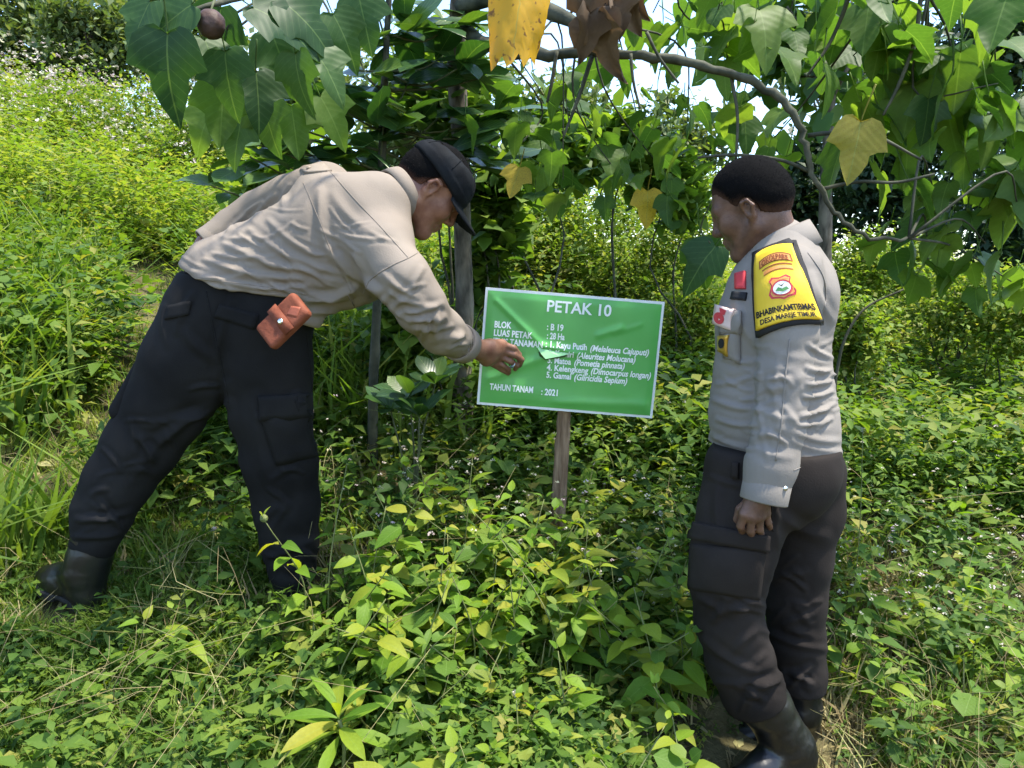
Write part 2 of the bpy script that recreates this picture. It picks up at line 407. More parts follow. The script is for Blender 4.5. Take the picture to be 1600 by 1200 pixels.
# ================================================================== the ground
def axis(lo, hi, near, n):
    t = np.linspace(-1, 1, n); s = np.sinh(4.5 * t) / np.sinh(4.5)
    return near + np.where(s < 0, s * (near - lo), s * (hi - near))
gx = axis(-300, 300, 0, 131); gy = axis(-60, 500, 2.6, 131)
GX, GY = np.meshgrid(gx, gy); GZ = hz(GX, GY)
GV = np.stack([GX, GY, GZ], -1).reshape(-1, 3); ii = np.arange(131 * 131).reshape(131, 131)
GF = np.stack([ii[:-1, :-1], ii[:-1, 1:], ii[1:, 1:], ii[1:, :-1]], -1).reshape(-1, 4)
m_soil = surf_mat('soil', (.035, .030, .012), (.12, .105, .045), scale=3.5, rough=.95, bump=.6, bscale=60, bdist=.02)
ground = obj('ground', GV, GF, m_soil, origin=np.zeros(3)); tag(ground, 'sloping earth of the hillside under grass and weeds', 'ground', kind='structure')

# ================================================================== the signboard
m_green = surf_mat('banner_green', (.08, .345, .065), (.115, .42, .09), scale=5, rough=.38, bump=.05, bscale=30, spec=.5)
m_white = surf_mat('white_paint', (.68, .72, .70), (.8, .82, .8), scale=14, rough=.5, bump=.05)
m_print = surf_mat('white_print', (.78, .82, .78), (.85, .88, .85), scale=9, rough=.4, bump=0)
m_wood = surf_mat('post_wood', (.11, .065, .036), (.34, .235, .15), scale=9, rough=.9, bump=.8, bscale=30, stretch=(6, 6, .8), bdist=.006)
m_flap = surf_mat('banner_back', (.25, .55, .24), (.34, .66, .32), scale=9, rough=.4, bump=0)
SY = 2.66
s_c = at(890.5, 552.5, SY); s_R = at(1029.5, 562.5, SY) - at(752.5, 540, SY); s_w = np.linalg.norm(s_R); s_R = s_R / s_w
s_U = at(898, 460, SY) - at(884, 642.5, SY); s_h = np.linalg.norm(s_U); s_U = s_U - s_R * (s_U @ s_R); s_U /= np.linalg.norm(s_U); s_N = np.cross(s_R, s_U)  # towards the camera: -Y
if s_N[1] > 0: s_N = -s_N
sign = empty('signboard', at(875, 830, SY + .04)); tag(sign, 'green plot signboard with white lettering on a wooden post', 'signboard')
def sp(u, v, h=0): return s_c + s_R * u + s_U * v + s_N * h
Mx = np.stack([s_R, s_N, s_U], 1)
V, F = box_geo(sp(0, 0, -.009), s_w / 2, .008, s_h / 2, Mx); obj('board', V, F, m_white, sign, smooth=False)
bw, bh = s_w / 2 - .009, s_h / 2 - .009
def px_uv(px, py):
    d = at(px, py, SY) - s_c; return np.array([d @ s_R, d @ s_U])
creases = [((776, 470), (848, 541), 4, 5), ((850, 541), (905, 552), 6, 9), ((845, 560), (765, 590), 7, 4), ((970, 512), (935, 524), 5, 4), ((960, 520), (1000, 508), 4, 2),
           ((760, 600), (900, 625), 16, 3), ((900, 560), (1010, 640), 14, 2.5), ((870, 628), (1010, 632), 7, 3.5), ((790, 520), (760, 560), 14, 3), ((830, 462), (1010, 500), 24, 1.0)]
creases = [(px_uv(*a), px_uv(*b), w * .0022, h * .001) for a, b, w, h in creases]
def relief(u, v):
    r = .0035 + .0012 * math.sin(u * 31 + v * 17) * math.sin(v * 23 - u * 9)
    p = np.array([u, v])
    for a, b, w, h in creases:
        d = b - a; t = min(1, max(0, float((p - a) @ d / (d @ d)))); q = p - a - t * d
        r += h * math.exp(-(float(q @ q) / w ** 2))
    e = min(bw - abs(u), bh - abs(v)); return .0012 + (r - .0012) * min(1, max(0, e / .02))
nu, nv = 96, 64; V = []; F = []
for j in range(nv + 1):
    for i in range(nu + 1):
        u, v = -bw + 2 * bw * i / nu, -bh + 2 * bh * j / nv; V.append(sp(u, v, relief(u, v)))
for j in range(nv):
    for i in range(nu): a = j * (nu + 1) + i; F.append((a, a + 1, a + nu + 2, a + nu + 1))
banner = obj('banner', V, F, m_green, sign)
def sign_text(s, x, y, x1, size, shear=0, bold=.012):
    """x,y: pixel of the baseline start; x1: where the line ends; size in px of capital height"""
    V, F = text_geo(s, bold, shear); k = size * .00222 / .69; o = px_uv(x, y); kx = (px_uv(x1, y)[0] - o[0]) / V[:, 0].max()
    W3 = [sp(o[0] + vx * kx, o[1] + vy * k, relief(o[0] + vx * kx, o[1] + vy * k) + .0022) for vx, vy, _ in V]
    obj('lettering', W3, F, m_print, banner, smooth=False)
for args in [('PETAK 10', 853, 486, 955, 17, 0, .022), ('BLOK', 772, 511, 799, 9.6), ('LUAS PETAK', 771, 524, 832, 9.6), ('JENIS TANAMAN', 770, 537, 848, 9.6), ('TAHUN TANAM', 765, 608, 833, 9.6),
             (': B 19', 854, 515, 880, 9.6), (': 28 Ha', 854, 529, 882, 9.6), (': 1. Kayu Putih', 852, 541.5, 917, 9.2), ('(Melaleuca Cajuputi)', 921, 548, 1014, 9.2, .22),
             ('2. Kemiri', 856, 555, 896, 9.2), ('(Aleurites Molucana)', 900, 559, 993, 9.2, .22), ('3. Matoa', 855, 566.5, 892, 9.2), ('(Pometia pinnata)', 896, 570, 976, 9.2, .22),
             ('4. Kelengkeng', 854, 578, 919, 9.2), ('(Dimocarpus longan)', 922, 583.5, 1017, 9.2, .22), ('5. Gamal', 853, 589.5, 892, 9.2), ('(Gliricidia Sepium)', 896, 593, 980, 9.2, .22), (': 2021', 845, 616, 871, 9.6)]:
    s_, x_, y_, x1_, z_ = args[:5]; sign_text(s_, x_, y_, x1_, z_, args[5] if len(args) > 5 else 0, args[6] if len(args) > 6 else .028)
# torn flap standing off the sheet
def fl(px, py, h): u, v = px_uv(px, py); return sp(u, v, h)
fp = [fl(838, 540, .006), fl(868, 549, .009), fl(898, 550, .009), fl(845, 552, .016), fl(852, 560, .022), fl(874, 556, .018), fl(897, 551, .011)]
V = np.array(fp + [p - s_N * .0012 for p in fp]); F = [(0, 3, 5, 1), (3, 4, 5), (1, 5, 6, 2)]; F += [tuple(i + 7 for i in f[::-1]) for f in F]
for a, b in ((0, 3), (3, 4), (4, 5), (5, 6)): F.append((a, a + 7, b + 7, b))
obj('torn_flap', V, F, m_flap, sign, smooth=False)
m_dark = surf_mat('dark_gap', (.02, .05, .015), (.05, .10, .03), scale=30, rough=.9, bump=0)
tp = [fl(841, 549, .008), fl(852, 562, .0105), fl(897, 553, .0095), fl(880, 558, .0095), fl(843, 556, .009)]
obj('tear', tp, [(0, 4, 1, 3, 2)], m_dark, sign, smooth=False)
P, r = px_path([(889, 470, SY + .05, 12), (884, 560, SY + .05, 11.5), (881, 650, SY + .05, 11), (877, 720, SY + .05, 11.5), (873, 790, SY + .05, 12), (870, 880, SY + .05, 12)], 22)
V, F = tube_geo(P, r, 12, .06); obj('post', V, F, m_wood, sign)

# ================================================================== the two people
m_shirtA = surf_mat('shirt_cloth_beige', (.19, .157, .127), (.24, .202, .165), scale=5, rough=.85, bump=.3, bscale=240, spec=.15, bdist=.002)
m_shirtB = surf_mat('shirt_cloth_grey', (.188, .168, .147), (.234, .21, .186), scale=5, rough=.85, bump=.3, bscale=240, spec=.15, bdist=.002)
m_trouA = surf_mat('trouser_cloth_black', (.0055, .0054, .0056), (.018, .0174, .0172), scale=4, rough=.85, bump=.35, bscale=220, spec=.1, bdist=.002)
m_trouB = surf_mat('trouser_cloth_brown_black', (.013, .0105, .0093), (.029, .024, .0215), scale=4, rough=.85, bump=.35, bscale=220, spec=.1, bdist=.002)
m_skinA = surf_mat('skin_tan', (.15, .062, .038), (.25, .125, .08), scale=26, rough=.48, bump=.5, bscale=220, spec=.4, bdist=.002, detail=8)
m_skinB = surf_mat('skin_brown', (.075, .038, .026), (.15, .078, .052), scale=26, rough=.48, bump=.5, bscale=220, spec=.4, bdist=.002, detail=8)
m_hair = surf_mat('black_hair', (.003, .003, .0035), (.012, .0115, .0115), scale=300, rough=.75, bump=.4, bscale=420, spec=.12, stretch=(1, 1, .4), bdist=.002)
m_boot = surf_mat('boot_leather', (.004, .004, .0045), (.012, .012, .012), scale=12, rough=.34, bump=.35, bscale=45, spec=.5, bdist=.004)
m_sole = surf_mat('boot_rubber', (.012, .012, .012), (.025, .024, .022), scale=30, rough=.85, bump=.3)
m_cap = surf_mat('cap_cloth', (.005, .0058, .007), (.010, .0115, .0135), scale=20, rough=.8, bump=.3, bscale=300, spec=.1, bdist=.002)
m_metal = surf_mat('silver', (.6, .6, .58), (.75, .75, .72), scale=30, rough=.25, bump=0, metal=1)
m_eye = surf_mat('eye_white', (.5, .47, .43), (.6, .57, .53), rough=.2, bump=0)

def head_frame(org, f, u, s):
    f = np.array(f, float); f /= np.linalg.norm(f); u = np.array(u, float); u -= f * (u @ f); u /= np.linalg.norm(u); l = np.cross(u, f)
    M = np.stack([f, l, u], 1); return np.asarray(org, float), M, s
def hp(H, x, y, z): return H[0] + H[1] @ (np.array([x, y, z]) * H[2])
def local(H, f):
    o, M, s = H; M = M.astype(np.float32); o = o.astype(np.float32)
    def g(p):
        q = ((p - o) @ M) / s; r = np.sqrt((q * q).sum(1)); m = r < .24; d = r - .20
        if m.any(): d[m] = f(q[m])
        return (d * s).astype(np.float32)
    return g
def head_ops():
    o = [('u', .01, ell((-.005, 0, .055), (.098, .078, .088))), ('u', .03, ell((.045, 0, -.005), (.055, .060, .085))),
         ('u', .03, seg((.005, .052, -.04), (.075, .018, -.088), .022, .02)), ('u', .03, seg((.005, -.052, -.04), (.075, -.018, -.088), .022, .02)),
         ('u', .02, seg((.078, -.010, -.088), (.078, .010, -.088), .021, .021)),
         ('u', .02, ell((.062, .040, -.005), (.030, .024, .028))), ('u', .02, ell((.062, -.040, -.005), (.030, .024, .028))),
         ('u', .02, seg((.078, .040, .042), (.086, .006, .040), .014, .015)), ('u', .02, seg((.078, -.040, .042), (.086, -.006, .040), .014, .015)),
         ('s', .015, ell((.104, .033, .022), (.018, .018, .012))), ('s', .015, ell((.104, -.033, .022), (.018, .018, .012))),
         ('u', .012, seg((.094, 0, .035), (.116, 0, -.008), .008, .0115)), ('u', .010, seg((.104, .013, -.014), (.104, -.013, -.014), .009, .009)),
         ('u', .008, seg((.088, .021, -.050), (.100, 0, -.041), .005, .008)), ('u', .008, seg((.088, -.021, -.050), (.100, 0, -.041), .005, .008)),
         ('u', .008, seg((.087, .017, -.056), (.096, 0, -.056), .006, .009)), ('u', .008, seg((.087, -.017, -.056), (.096, 0, -.056), .006, .009)),
         ('u', .005, ell((.083, .032, .022), (.0125, .0135, .011))), ('u', .005, ell((.083, -.032, .022), (.0125, .0135, .011)))]
    for s in (1, -1):
        a = np.array([(.006, .072 * s, -.030), (-.006, .082 * s, -.012), (-.017, .092 * s, .012), (-.008, .094 * s, .030), (.008, .088 * s, .030), (.012, .079 * s, .012)])
        o.append(('u', .008, ell((-.002, .078 * s, .002), (.016, .008, .026))))
        for i in range(5): o.append(('u', .004, seg(a[i], a[i + 1], .0055, .005)))
        o.append(('s', .005, ell((.002, .091 * s, .006), (.008, .010, .015))))
    return o
HEAD = comb(head_ops())
def fade_mat(name, skin):
    m, n, l, bs_, out = newmat(name); at_ = n.new('ShaderNodeAttribute'); at_.attribute_name = 'rnd'; no = n.new('ShaderNodeTexNoise'); no.inputs['Scale'].default_value = 420.; tc = n.new('ShaderNodeTexCoord'); l.new(tc.outputs['Object'], no.inputs['Vector'])
    ad = n.new('ShaderNodeMath'); ad.operation = 'MULTIPLY_ADD'; ad.inputs[1].default_value = .6; l.new(no.outputs['Fac'], ad.inputs[0]); l.new(at_.outputs['Fac'], ad.inputs[2])
    rp = n.new('ShaderNodeValToRGB'); e = rp.color_ramp.elements; e[0].position = .36; e[0].color = C4(skin); e[1].position = .85; e[1].color = (.0042, .004, .0042, 1); l.new(ad.outputs[0], rp.inputs['Fac']); l.new(rp.outputs['Color'], bs_.inputs['Base Color'])
    bs_.inputs['Roughness'].default_value = .9; bs_.inputs['Specular IOR Level'].default_value = .05
    bp = n.new('ShaderNodeBump'); bp.inputs['Strength'].default_value = .35; bp.inputs['Distance'].default_value = .0015; l.new(no.outputs['Fac'], bp.inputs['Height']); l.new(bp.outputs[0], bs_.inputs['Normal']); return m
def hair_fade(H, line, V):
    xs, zs = zip(*line); q = ((V - H[0]) @ H[1]) / H[2]; return np.clip((q[:, 2] - np.interp(q[:, 0], xs, zs)) / .055, 0, 1)
def hair_field(line, thick, low=0.0):
    xs, zs = zip(*line)
    def f(p):
        k = p[:, 2] - np.interp(p[:, 0], xs, zs) + .003 * vnoise(p * 60) + .005 * vnoise(p * 420)
        s = np.clip(k / .055, 0, 1); s = s * s * (3 - 2 * s)
        d = smin(ell((-.005, 0, .055), (.098, .078, .088))(p), ell((-.035, 0, .015), (.070, .068, .075))(p), .03) - (.0008 + thick * s)
        d = d + .0004 * vnoise(p * 300) + .0006 * vnoise(p * 60)
        ear = np.sqrt((p[:, 0] * 1.2) ** 2 + ((p[:, 2] - .004) * .8) ** 2) - .030
        return np.maximum(np.maximum(d, -k * .8), -ear)
    return f
def fingers(specs, root, rpalm):
    """specs: list of (points world, radii)"""
    ops = []
    for P, r in specs:
        for g in wchain(P, r): ops.append(('u', .004, g))
    return ops
def body_from(name, fn, pts, h, mat, parent, pad=.12, smooth=1):
    pts = np.array(pts); V, F = mesh_sdf(fn, pts.min(0) - pad, pts.max(0) + pad, h); V = lap(V, F, smooth, .4)
    return obj(name, V, F, mat, parent), V, F
def limb_pts(*chains): return [at(*p[:3]) for c in chains for p in c]
def seam(sk, name, pts, mat, parent, Y=2.2, r=.0016, n=26):
    q = spline(np.array(pts, float), n); P = []
    for x, y in q:
        a, nn = sk.hit(x, y, Y); P.append(a + nn * .0006)
    V, F = tube_geo(P, r, 6); return obj(name, V, F, mat, parent)
def ring_band(c, ax, e1, r1, r2, prof, n=36):
    """closed band round an axis; prof: (radius scale, height) points"""
    c = np.asarray(c, float); ax = np.asarray(ax, float); ax /= np.linalg.norm(ax); e1 = np.asarray(e1, float); e1 = e1 - ax * (e1 @ ax); e1 /= np.linalg.norm(e1); e2 = np.cross(ax, e1)
    V = []; F = []; m = len(prof)
    for i in range(n):
        t = 2 * np.pi * i / n
        for s, hh in prof: V.append(c + (e1 * r1 * math.cos(t) + e2 * r2 * math.sin(t)) * s + ax * hh)
    for i in range(n):
        for k in range(m): F.append((i * m + k, ((i + 1) % n) * m + k, ((i + 1) % n) * m + (k + 1) % m, i * m + (k + 1) % m))
    return np.array(V), F
UP = np.array([0, 0, 1.])
def strands(V, F, n, L, mat, parent, down, seed):
    """short hairs standing on the hair mass, so that its edge is soft"""
    rs = np.random.default_rng(seed); N = vnormals(V, F); k = rs.integers(0, len(V), n); d = N[k] * .75 + np.asarray(down) * .55 + rs.normal(0, .35, (n, 3)); d /= np.linalg.norm(d, axis=1)[:, None]
    s = np.cross(d, rs.normal(size=(n, 3))); s /= np.linalg.norm(s, axis=1)[:, None]; l = L * rs.uniform(.5, 1.2, n)[:, None]; p = V[k] - N[k] * .0006
    W = np.stack([p - s * .0007, p + s * .0007, p + d * l], 1).reshape(-1, 3); o = obj('hair_strands', W, np.arange(3 * n).reshape(n, 3), mat, parent, smooth=False); o['kind'] = 'stuff'; return o

# ------------------------------------------------ person bending to the sign
pa = empty('person', at(300, 945, 2.3)); tag(pa, 'person in black cap and beige shirt bending to touch the green sign', 'person')
YD = np.array([0, 1., 0])
torso = [(368, 464, 2.32, 97), (386, 453, 2.32, 89), (444, 418, 2.31, 82), (500, 388, 2.30, 86), (546, 356, 2.29, 80), (576, 334, 2.28, 58), (600, 314, 2.29, 38)]
armR = [(594, 388, 2.20, 48), (628, 437, 2.17, 43), (656, 478, 2.19, 39), (690, 518, 2.31, 33), (722, 538, 2.43, 27)]
armL = [(508, 300, 2.40, 46), (455, 310, 2.48, 37), (402, 332, 2.53, 33), (365, 356, 2.52, 30), (322, 382, 2.48, 24)]
ops = [('u', .04, g) for g in chain(torso, None, (YD, .78))]
ops += [('u', .05, seg(at(500, 305, 2.34), at(598, 382, 2.24), 38 * .0019, 48 * .0019)), ('u', .03, ell(at(545, 432, 2.33), (.13, .12, .09)))]
ops += [('u', .035, g) for g in chain(armR)] + [('u', .008, g) for g in chain(armL)]
# shirt tail hanging over the hip on the right, cut along the hem
ops += [('u', .05, seg(at(480, 445, 2.30), at(478, 500, 2.28), 40 * .0019, 22 * .0019))]
hemA, hemB = at(270, 440, 2.25), at(478, 468, 2.25); hn = np.cross(hemB - hemA, YD); hn = hn if hn[2] < 0 else -hn
tail = half(at(470, 505, 2.25), at(455, 540, 2.25) - at(470, 505, 2.25))
def cut_hem(p):
    a = half(hemA, hn)(p); b = half(at(470, 470, 2.25), np.array([-1.0, 0, .25]))(p)     # right of this line the tail hangs lower
    return np.maximum(np.minimum(a, b), tail(p))
ops += [('i', .006, cut_hem)]
cuR, cuRd = at(726, 540, 2.44), at(722, 538, 2.43) - at(690, 518, 2.31); cuL, cuLd = at(322, 382, 2.48), at(322, 382, 2.48) - at(365, 356, 2.52)
for c, d, r in ((cuR, cuRd, 25 * .00195), (cuL, cuLd, 21 * .002)):
    d = d / np.linalg.norm(d); far = half(c - d * .0, d)
    near = (lambda cc, rr: (lambda p: np.sqrt(((p - cc.astype(np.float32)) ** 2).sum(1)) - rr))(c, .11)
    ops += [('i', .004, (lambda fa, ne: (lambda p: np.where(ne(p) < 0, fa(p), -1.0).astype(np.float32)))(far, near))]
    ops += [('s', .004, seg(c - d * .05, c + d * .1, r, r * 1.05))]
shirt_fn = comb(ops); pts = limb_pts(torso, armR, armL)
V, F = mesh_sdf(shirt_fn, np.min(pts, 0) - .24, np.max(pts, 0) + .24, .0054); V = lap(V, F, 2, .5)
folds = [(300, 425, 480, 448, 5, 5), (285, 432, 400, 425, 4, 4), (320, 405, 470, 435, 6, 7), (350, 380, 500, 425, 7, 7), (390, 360, 540, 430, 6, 5), (330, 395, 430, 400, 4, 4), (420, 345, 500, 400, 6, 5),
         (500, 300, 515, 400, 9, 7), (515, 390, 560, 440, 8, 9), (530, 400, 590, 455, 7, 8), (480, 470, 560, 450, 8, 9), (490, 488, 575, 470, 6, 7), (455, 445, 545, 470, 6, 6), (420, 440, 500, 470, 5, 5), (555, 400, 600, 470, 7, 7),
         (600, 430, 660, 470, 7, 6), (610, 460, 680, 480, 6, 6), (640, 500, 695, 495, 6, 7), (650, 515, 705, 510, 5, 5), (625, 490, 690, 475, 6, 5), (600, 468, 640, 505, 5, 5), (660, 420, 640, 470, 6, 4), (520, 305, 575, 360, 9, 3.5),
         (430, 305, 395, 345, 5, 4), (410, 315, 370, 350, 4, 4), (450, 290, 440, 325, 6, 4), (380, 340, 350, 370, 4, 4), (370, 415, 490, 462, 4, 4), (440, 395, 520, 440, 5, 5), (345, 370, 400, 372, 5, 4)]
cloth_noise = lambda sx, sy, sz, a: (lambda V: a * vnoise(V * np.array([sx, sy, sz])) + .4 * a * vnoise(V * np.array([sx, sy, sz]) * 2.3 + 7))
def nA(V):
    ax = np.array([.82, .1, .57]); pr = np.array([-.57, 0, .82]); q = np.stack([V @ ax * 16, V[:, 1] * 9, V @ pr * 5], 1)
    return .0026 * vnoise(q) + .0012 * vnoise(q * 2.2 + 5)
fr_ = np.random.default_rng(12)
for k in range(34):
    t = fr_.uniform(0, 1); x0_ = 300 + 260 * t + fr_.normal(0, 25); y0_ = 425 - 60 * t + fr_.normal(0, 35); a_ = fr_.normal(.35, .35); l_ = fr_.uniform(25, 70); folds.append((x0_, y0_, x0_ + l_ * math.cos(a_), y0_ + l_ * math.sin(a_), fr_.uniform(2.5, 4.5), fr_.uniform(1.5, 3.5)))
folds += auto_folds([(q[0], q[1], 0, q[3]) for q in armR], 16, 21, .25)
V = fold(V, F, [(x1, y1, x2, y2, w * .8, hh * 1.35) for x1, y1, x2, y2, w, hh in folds], nA)
shirtA = obj('shirt', V, F, m_shirtA, pa); skA = Skin(V, F)
seam(skA, 'yoke_seam', [(506, 257), (555, 312), (598, 358), (638, 403)], m_shirtA, shirtA, r=.0011, n=40); seam(skA, 'shoulder_seam', [(668, 384), (642, 401), (612, 415), (580, 436), (566, 462)], m_shirtA, shirtA, r=.0016, n=40)
seam(skA, 'side_seam', [(474, 285), (498, 342), (520, 400), (548, 456), (556, 490)], m_shirtA, shirtA, r=.0010, n=40)
seam(skA, 'hem_seam', [(278, 432), (350, 440), (420, 449), (480, 460)], m_shirtA, shirtA, r=.001, n=40)
ep, es = skA.patch('epaulette', [(468, 262), (496, 256), (523, 268), (506, 274), (484, 273), (472, 270)][:1] + [(505, 256), (518, 268), (476, 272)], m_shirtA, shirtA, 6, 4, .005, 2.35)
V, F = tube_geo([es(.3, .5, .0), es(.3, .5, .004)], .007, 10); obj('button', V, F, surf_mat('button_khaki', (.18, .15, .11), (.25, .2, .15), rough=.4, bump=0), shirtA)
# cuffs
for c, d, r, nm in ((cuR, cuRd, .0585, 'cuff'), (cuL, cuLd, .051, 'cuff')):
    d = d / np.linalg.norm(d); V, F = ring_band(c - d * .046, d, np.array([0, 0, 1.]), r, r, [(1.0, 0), (1.04, .004), (1.01, .046), (.97, .05), (.90, .047), (.9, 0)], 30)
    obj(nm, V, F, m_shirtA, shirtA)
# head, neck, right hand: one body
HA = head_frame(at(666, 298, 2.375), (.64, .22, -.74), (.70, .12, .70), 1.03)
nk0, nk1 = hp(HA, -.03, 0, -.02), at(590, 318, 2.31)
ops = [('u', .01, local(HA, HEAD)), ('u', .035, seg(nk0, nk1, .062, .075)), ('u', .03, seg(nk1, at(560, 345, 2.29), .07, .05)), ('u', .04, seg(at(520, 320, 2.36), at(600, 385, 2.24), .045, .045))]
Pb, rb = px_path([(600, 385, 2.20, 22), (655, 478, 2.19, 20), (722, 538, 2.43, 17), (742, 543, 2.51, 14.5)]); ops += [('u', .02, g) for g in wchain(Pb, rb)]
Pb2, rb2 = px_path([(508, 300, 2.40, 20), (402, 332, 2.53, 18), (322, 382, 2.48, 14), (312, 400, 2.46, 15), (310, 418, 2.45, 12)]); ops += [('u', .02, g) for g in wchain(Pb2, rb2)]
def fg(*pts): 
    P, r = px_path(pts); return wchain(P, r)
palm = [[(742, 543, 2.51, 12.80), (766, 543, 2.555, 12.80), (784, 538, 2.59, 8.80)], [(742, 545, 2.51, 12.00), (766, 551, 2.56, 12.00), (783, 547, 2.595, 8.80)], [(745, 548, 2.52, 11.20), (765, 558, 2.565, 10.40), (779, 556, 2.60, 8.00)], [(745, 550, 2.52, 9.60), (760, 562, 2.57, 9.60), (772, 563, 2.605, 7.20)]]
for c in palm: ops += [('u', .012, g) for g in fg(*c)]
fin = [[(784, 538, 2.59, 5.89), (803, 544, 2.60, 4.96), (811, 554, 2.625, 4.46), (811, 563, 2.646, 3.84)], [(783, 547, 2.595, 5.89), (803, 554, 2.60, 5.08), (815, 562, 2.625, 4.53), (812, 571, 2.646, 3.84)],
       [(779, 556, 2.60, 5.58), (797, 564, 2.605, 4.84), (807, 571, 2.628, 4.34), (805, 577, 2.647, 3.72)], [(772, 563, 2.605, 4.96), (786, 571, 2.61, 4.22), (795, 577, 2.63, 3.84), (795, 582, 2.647, 3.35)],
       [(752, 550, 2.53, 6.82), (770, 568, 2.60, 5.58), (784, 577, 2.632, 4.71), (794, 583, 2.647, 3.97)]]
for c in fin: ops += [('u', .004, g) for g in fg(*c)]
body_fn = comb(ops)
_, V, F = body_from('body', body_fn, [at(310, 420, 2.45), at(820, 585, 2.66), at(700, 240, 2.4), at(500, 300, 2.15)], .0038, m_skinA, pa, .07)
HL = [(-.12, -.035), (-.05, -.03), (-.02, .0), (.0, .03), (.03, .035), (.08, .06), (.12, .09)]
fn = local(HA, hair_field(HL, .004)); V, F = mesh_sdf(fn, HA[0] - .16, HA[0] + .16, .0035); hr_ = obj('hair', V, F, fade_mat('fading_hair_tan', (.12, .055, .035)), pa, rnd=hair_fade(HA, HL, V)); strands(V, F, 5000, .005, m_hair, hr_, -HA[1][:, 2], 1)
P = [hp(HA, .098, y, .0445 - abs(y - .032) * .15 if False else .044) for y in (.0,)]
def cap_f(p):
    x, y, z = p[:, 0], p[:, 1], p[:, 2]
    dome = ell((-.002, 0, .062), (.112, .094, .088))(p); lo = .046 + .10 * np.clip(-x, 0, 1) * 0 - z - .12 * (x)
    dome = np.maximum(dome, lo); dome = -smin(-dome, -(z - .128 - .10 * x), .02)
    top = dome + .0012 * vnoise(p * 60)
    br = np.maximum(np.sqrt(((x - .075) / .115) ** 2 + (y / .088) ** 2) - 1, 0) * .09
    sheet = np.abs(z - (.044 - .22 * (x - .09) - 3.2 * y * y)) - .0032
    brim = np.maximum(np.maximum(br - 1e-3, sheet), .055 - x)
    band = np.maximum(ell((-.002, 0, .062), (.1145, .0965, .09))(p), np.abs(z - .061 - -.12 * x) - .013)
    return np.minimum(smin(top, band, .004), brim)
fn = local(HA, cap_f); V, F = mesh_sdf(fn, HA[0] - .25, HA[0] + .25, .0038); V = lap(V, F, 1, .4); capo = obj('cap', V, F, m_cap, pa)
Pn = [hp(HA, 0, 0, .1285), hp(HA, .001, 0, .134)]; V, F = tube_geo(Pn, .008, 10); obj('cap_button', V, F, m_cap, capo)
for k in range(6):
    th = .52 + k * math.pi / 3; Ps = []
    for s_ in np.linspace(.08, .93, 12):
        x_, y_ = .112 * math.sin(s_ * 1.45) * math.cos(th), .094 * math.sin(s_ * 1.45) * math.sin(th); z_ = .062 + .088 * math.cos(s_ * 1.45); z_ = min(z_, .128 + .10 * x_ - .004 * s_); Ps.append(hp(HA, x_ * 1.004 - .002, y_ * 1.004, z_ + .0006))
    V, F = tube_geo(Ps, .0013, 5); obj('cap_seam', V, F, m_cap, capo)
# collar standing round the neck
cc = nk1 + (nk0 - nk1) * .60; ax = nk0 - nk1
V, F = ring_band(cc, ax, np.array([0, 1., 0]), .078, .073, [(1.10, -.02), (1.08, .004), (1.02, .022), (.98, .023), (.96, .005), (1.0, -.02)], 40); obj('collar', V, F, m_shirtA, shirtA)
# trousers
legL = [(331, 505, 2.33, 81), (297, 570, 2.33, 72), (264, 628, 2.33, 63), (222, 695, 2.33, 55), (184, 752, 2.32, 49), (160, 802, 2.31, 43), (146, 846, 2.30, 36)]
legR = [(410, 510, 2.33, 79), (417, 570, 2.33, 69), (424, 640, 2.33, 61), (438, 720, 2.34, 56), (447, 790, 2.35, 50), (453, 850, 2.35, 43), (456, 890, 2.35, 37)]
ops = [('u', .03, seg(at(354, 462, 2.32), at(418, 470, 2.32), 80 * .0019, 76 * .0019, (YD, .85)))] + [('u', .03, g) for g in chain(legL, None, (YD, .9))] + [('u', .025, g) for g in chain(legR, None, (YD, .9))]
ops += [('i', .01, half(at(330, 428, 2.3), (.1, 0, 1.)))]
tr_fn = comb(ops); pts = limb_pts(legL, legR) + [at(425, 440, 2.3)]
V, F = mesh_sdf(tr_fn, np.min(pts, 0) - .2, np.max(pts, 0) + .2, .0065); V = lap(V, F, 2, .5)
folds = [(355, 630, 250, 690, 8, 8), (345, 650, 240, 665, 7, 6), (360, 470, 340, 600, 6, 5), (355, 600, 400, 780, 8, 6), (400, 620, 440, 800, 9, 5), (300, 460, 275, 520, 6, 5), (290, 520, 330, 560, 8, 5), (255, 480, 262, 540, 6, 4), (340, 620, 200, 760, 10, 5),
         (120, 812, 205, 800, 6, 7), (115, 838, 190, 832, 5, 6), (405, 862, 490, 872, 5, 6)] + auto_folds(legL, 26, 5, .2) + auto_folds(legR, 24, 6, .2)
V = fold(V, F, [(x1, y1, x2, y2, w * .9, hh * 1.4) for x1, y1, x2, y2, w, hh in folds], cloth_noise(11, 11, 9, .003)); trouA = obj('trousers', V, F, m_trouA, pa); skT = Skin(V, F)
skT.patch('back_pocket_flap', [(343, 475), (405, 492), (398, 515), (334, 495)], m_trouA, trouA, 8, 4, .005, 2.2)
skT.patch('back_pocket_flap', [(262, 478), (300, 470), (296, 492), (258, 500)], m_trouA, trouA, 6, 4, .005, 2.2)
skT.patch('cargo_pocket', [(404, 645), (486, 640), (503, 712), (432, 727)], m_trouA, trouA, 12, 10, .005, 2.2, .010)
skT.patch('pocket_flap', [(403, 618), (490, 614), (491, 650), (406, 656)], m_trouA, trouA, 10, 5, .014, 2.2, .003)
V, F = mesh_sdf(comb([('u', .01, seg(at(226, 575, 2.33), at(196, 640, 2.33), .030, .040, (YD, 1.6)))]), at(200, 660, 2.2) - .12, at(230, 560, 2.45) + .12, .006); obj('cargo_pocket', V, F, m_trouA, trouA)
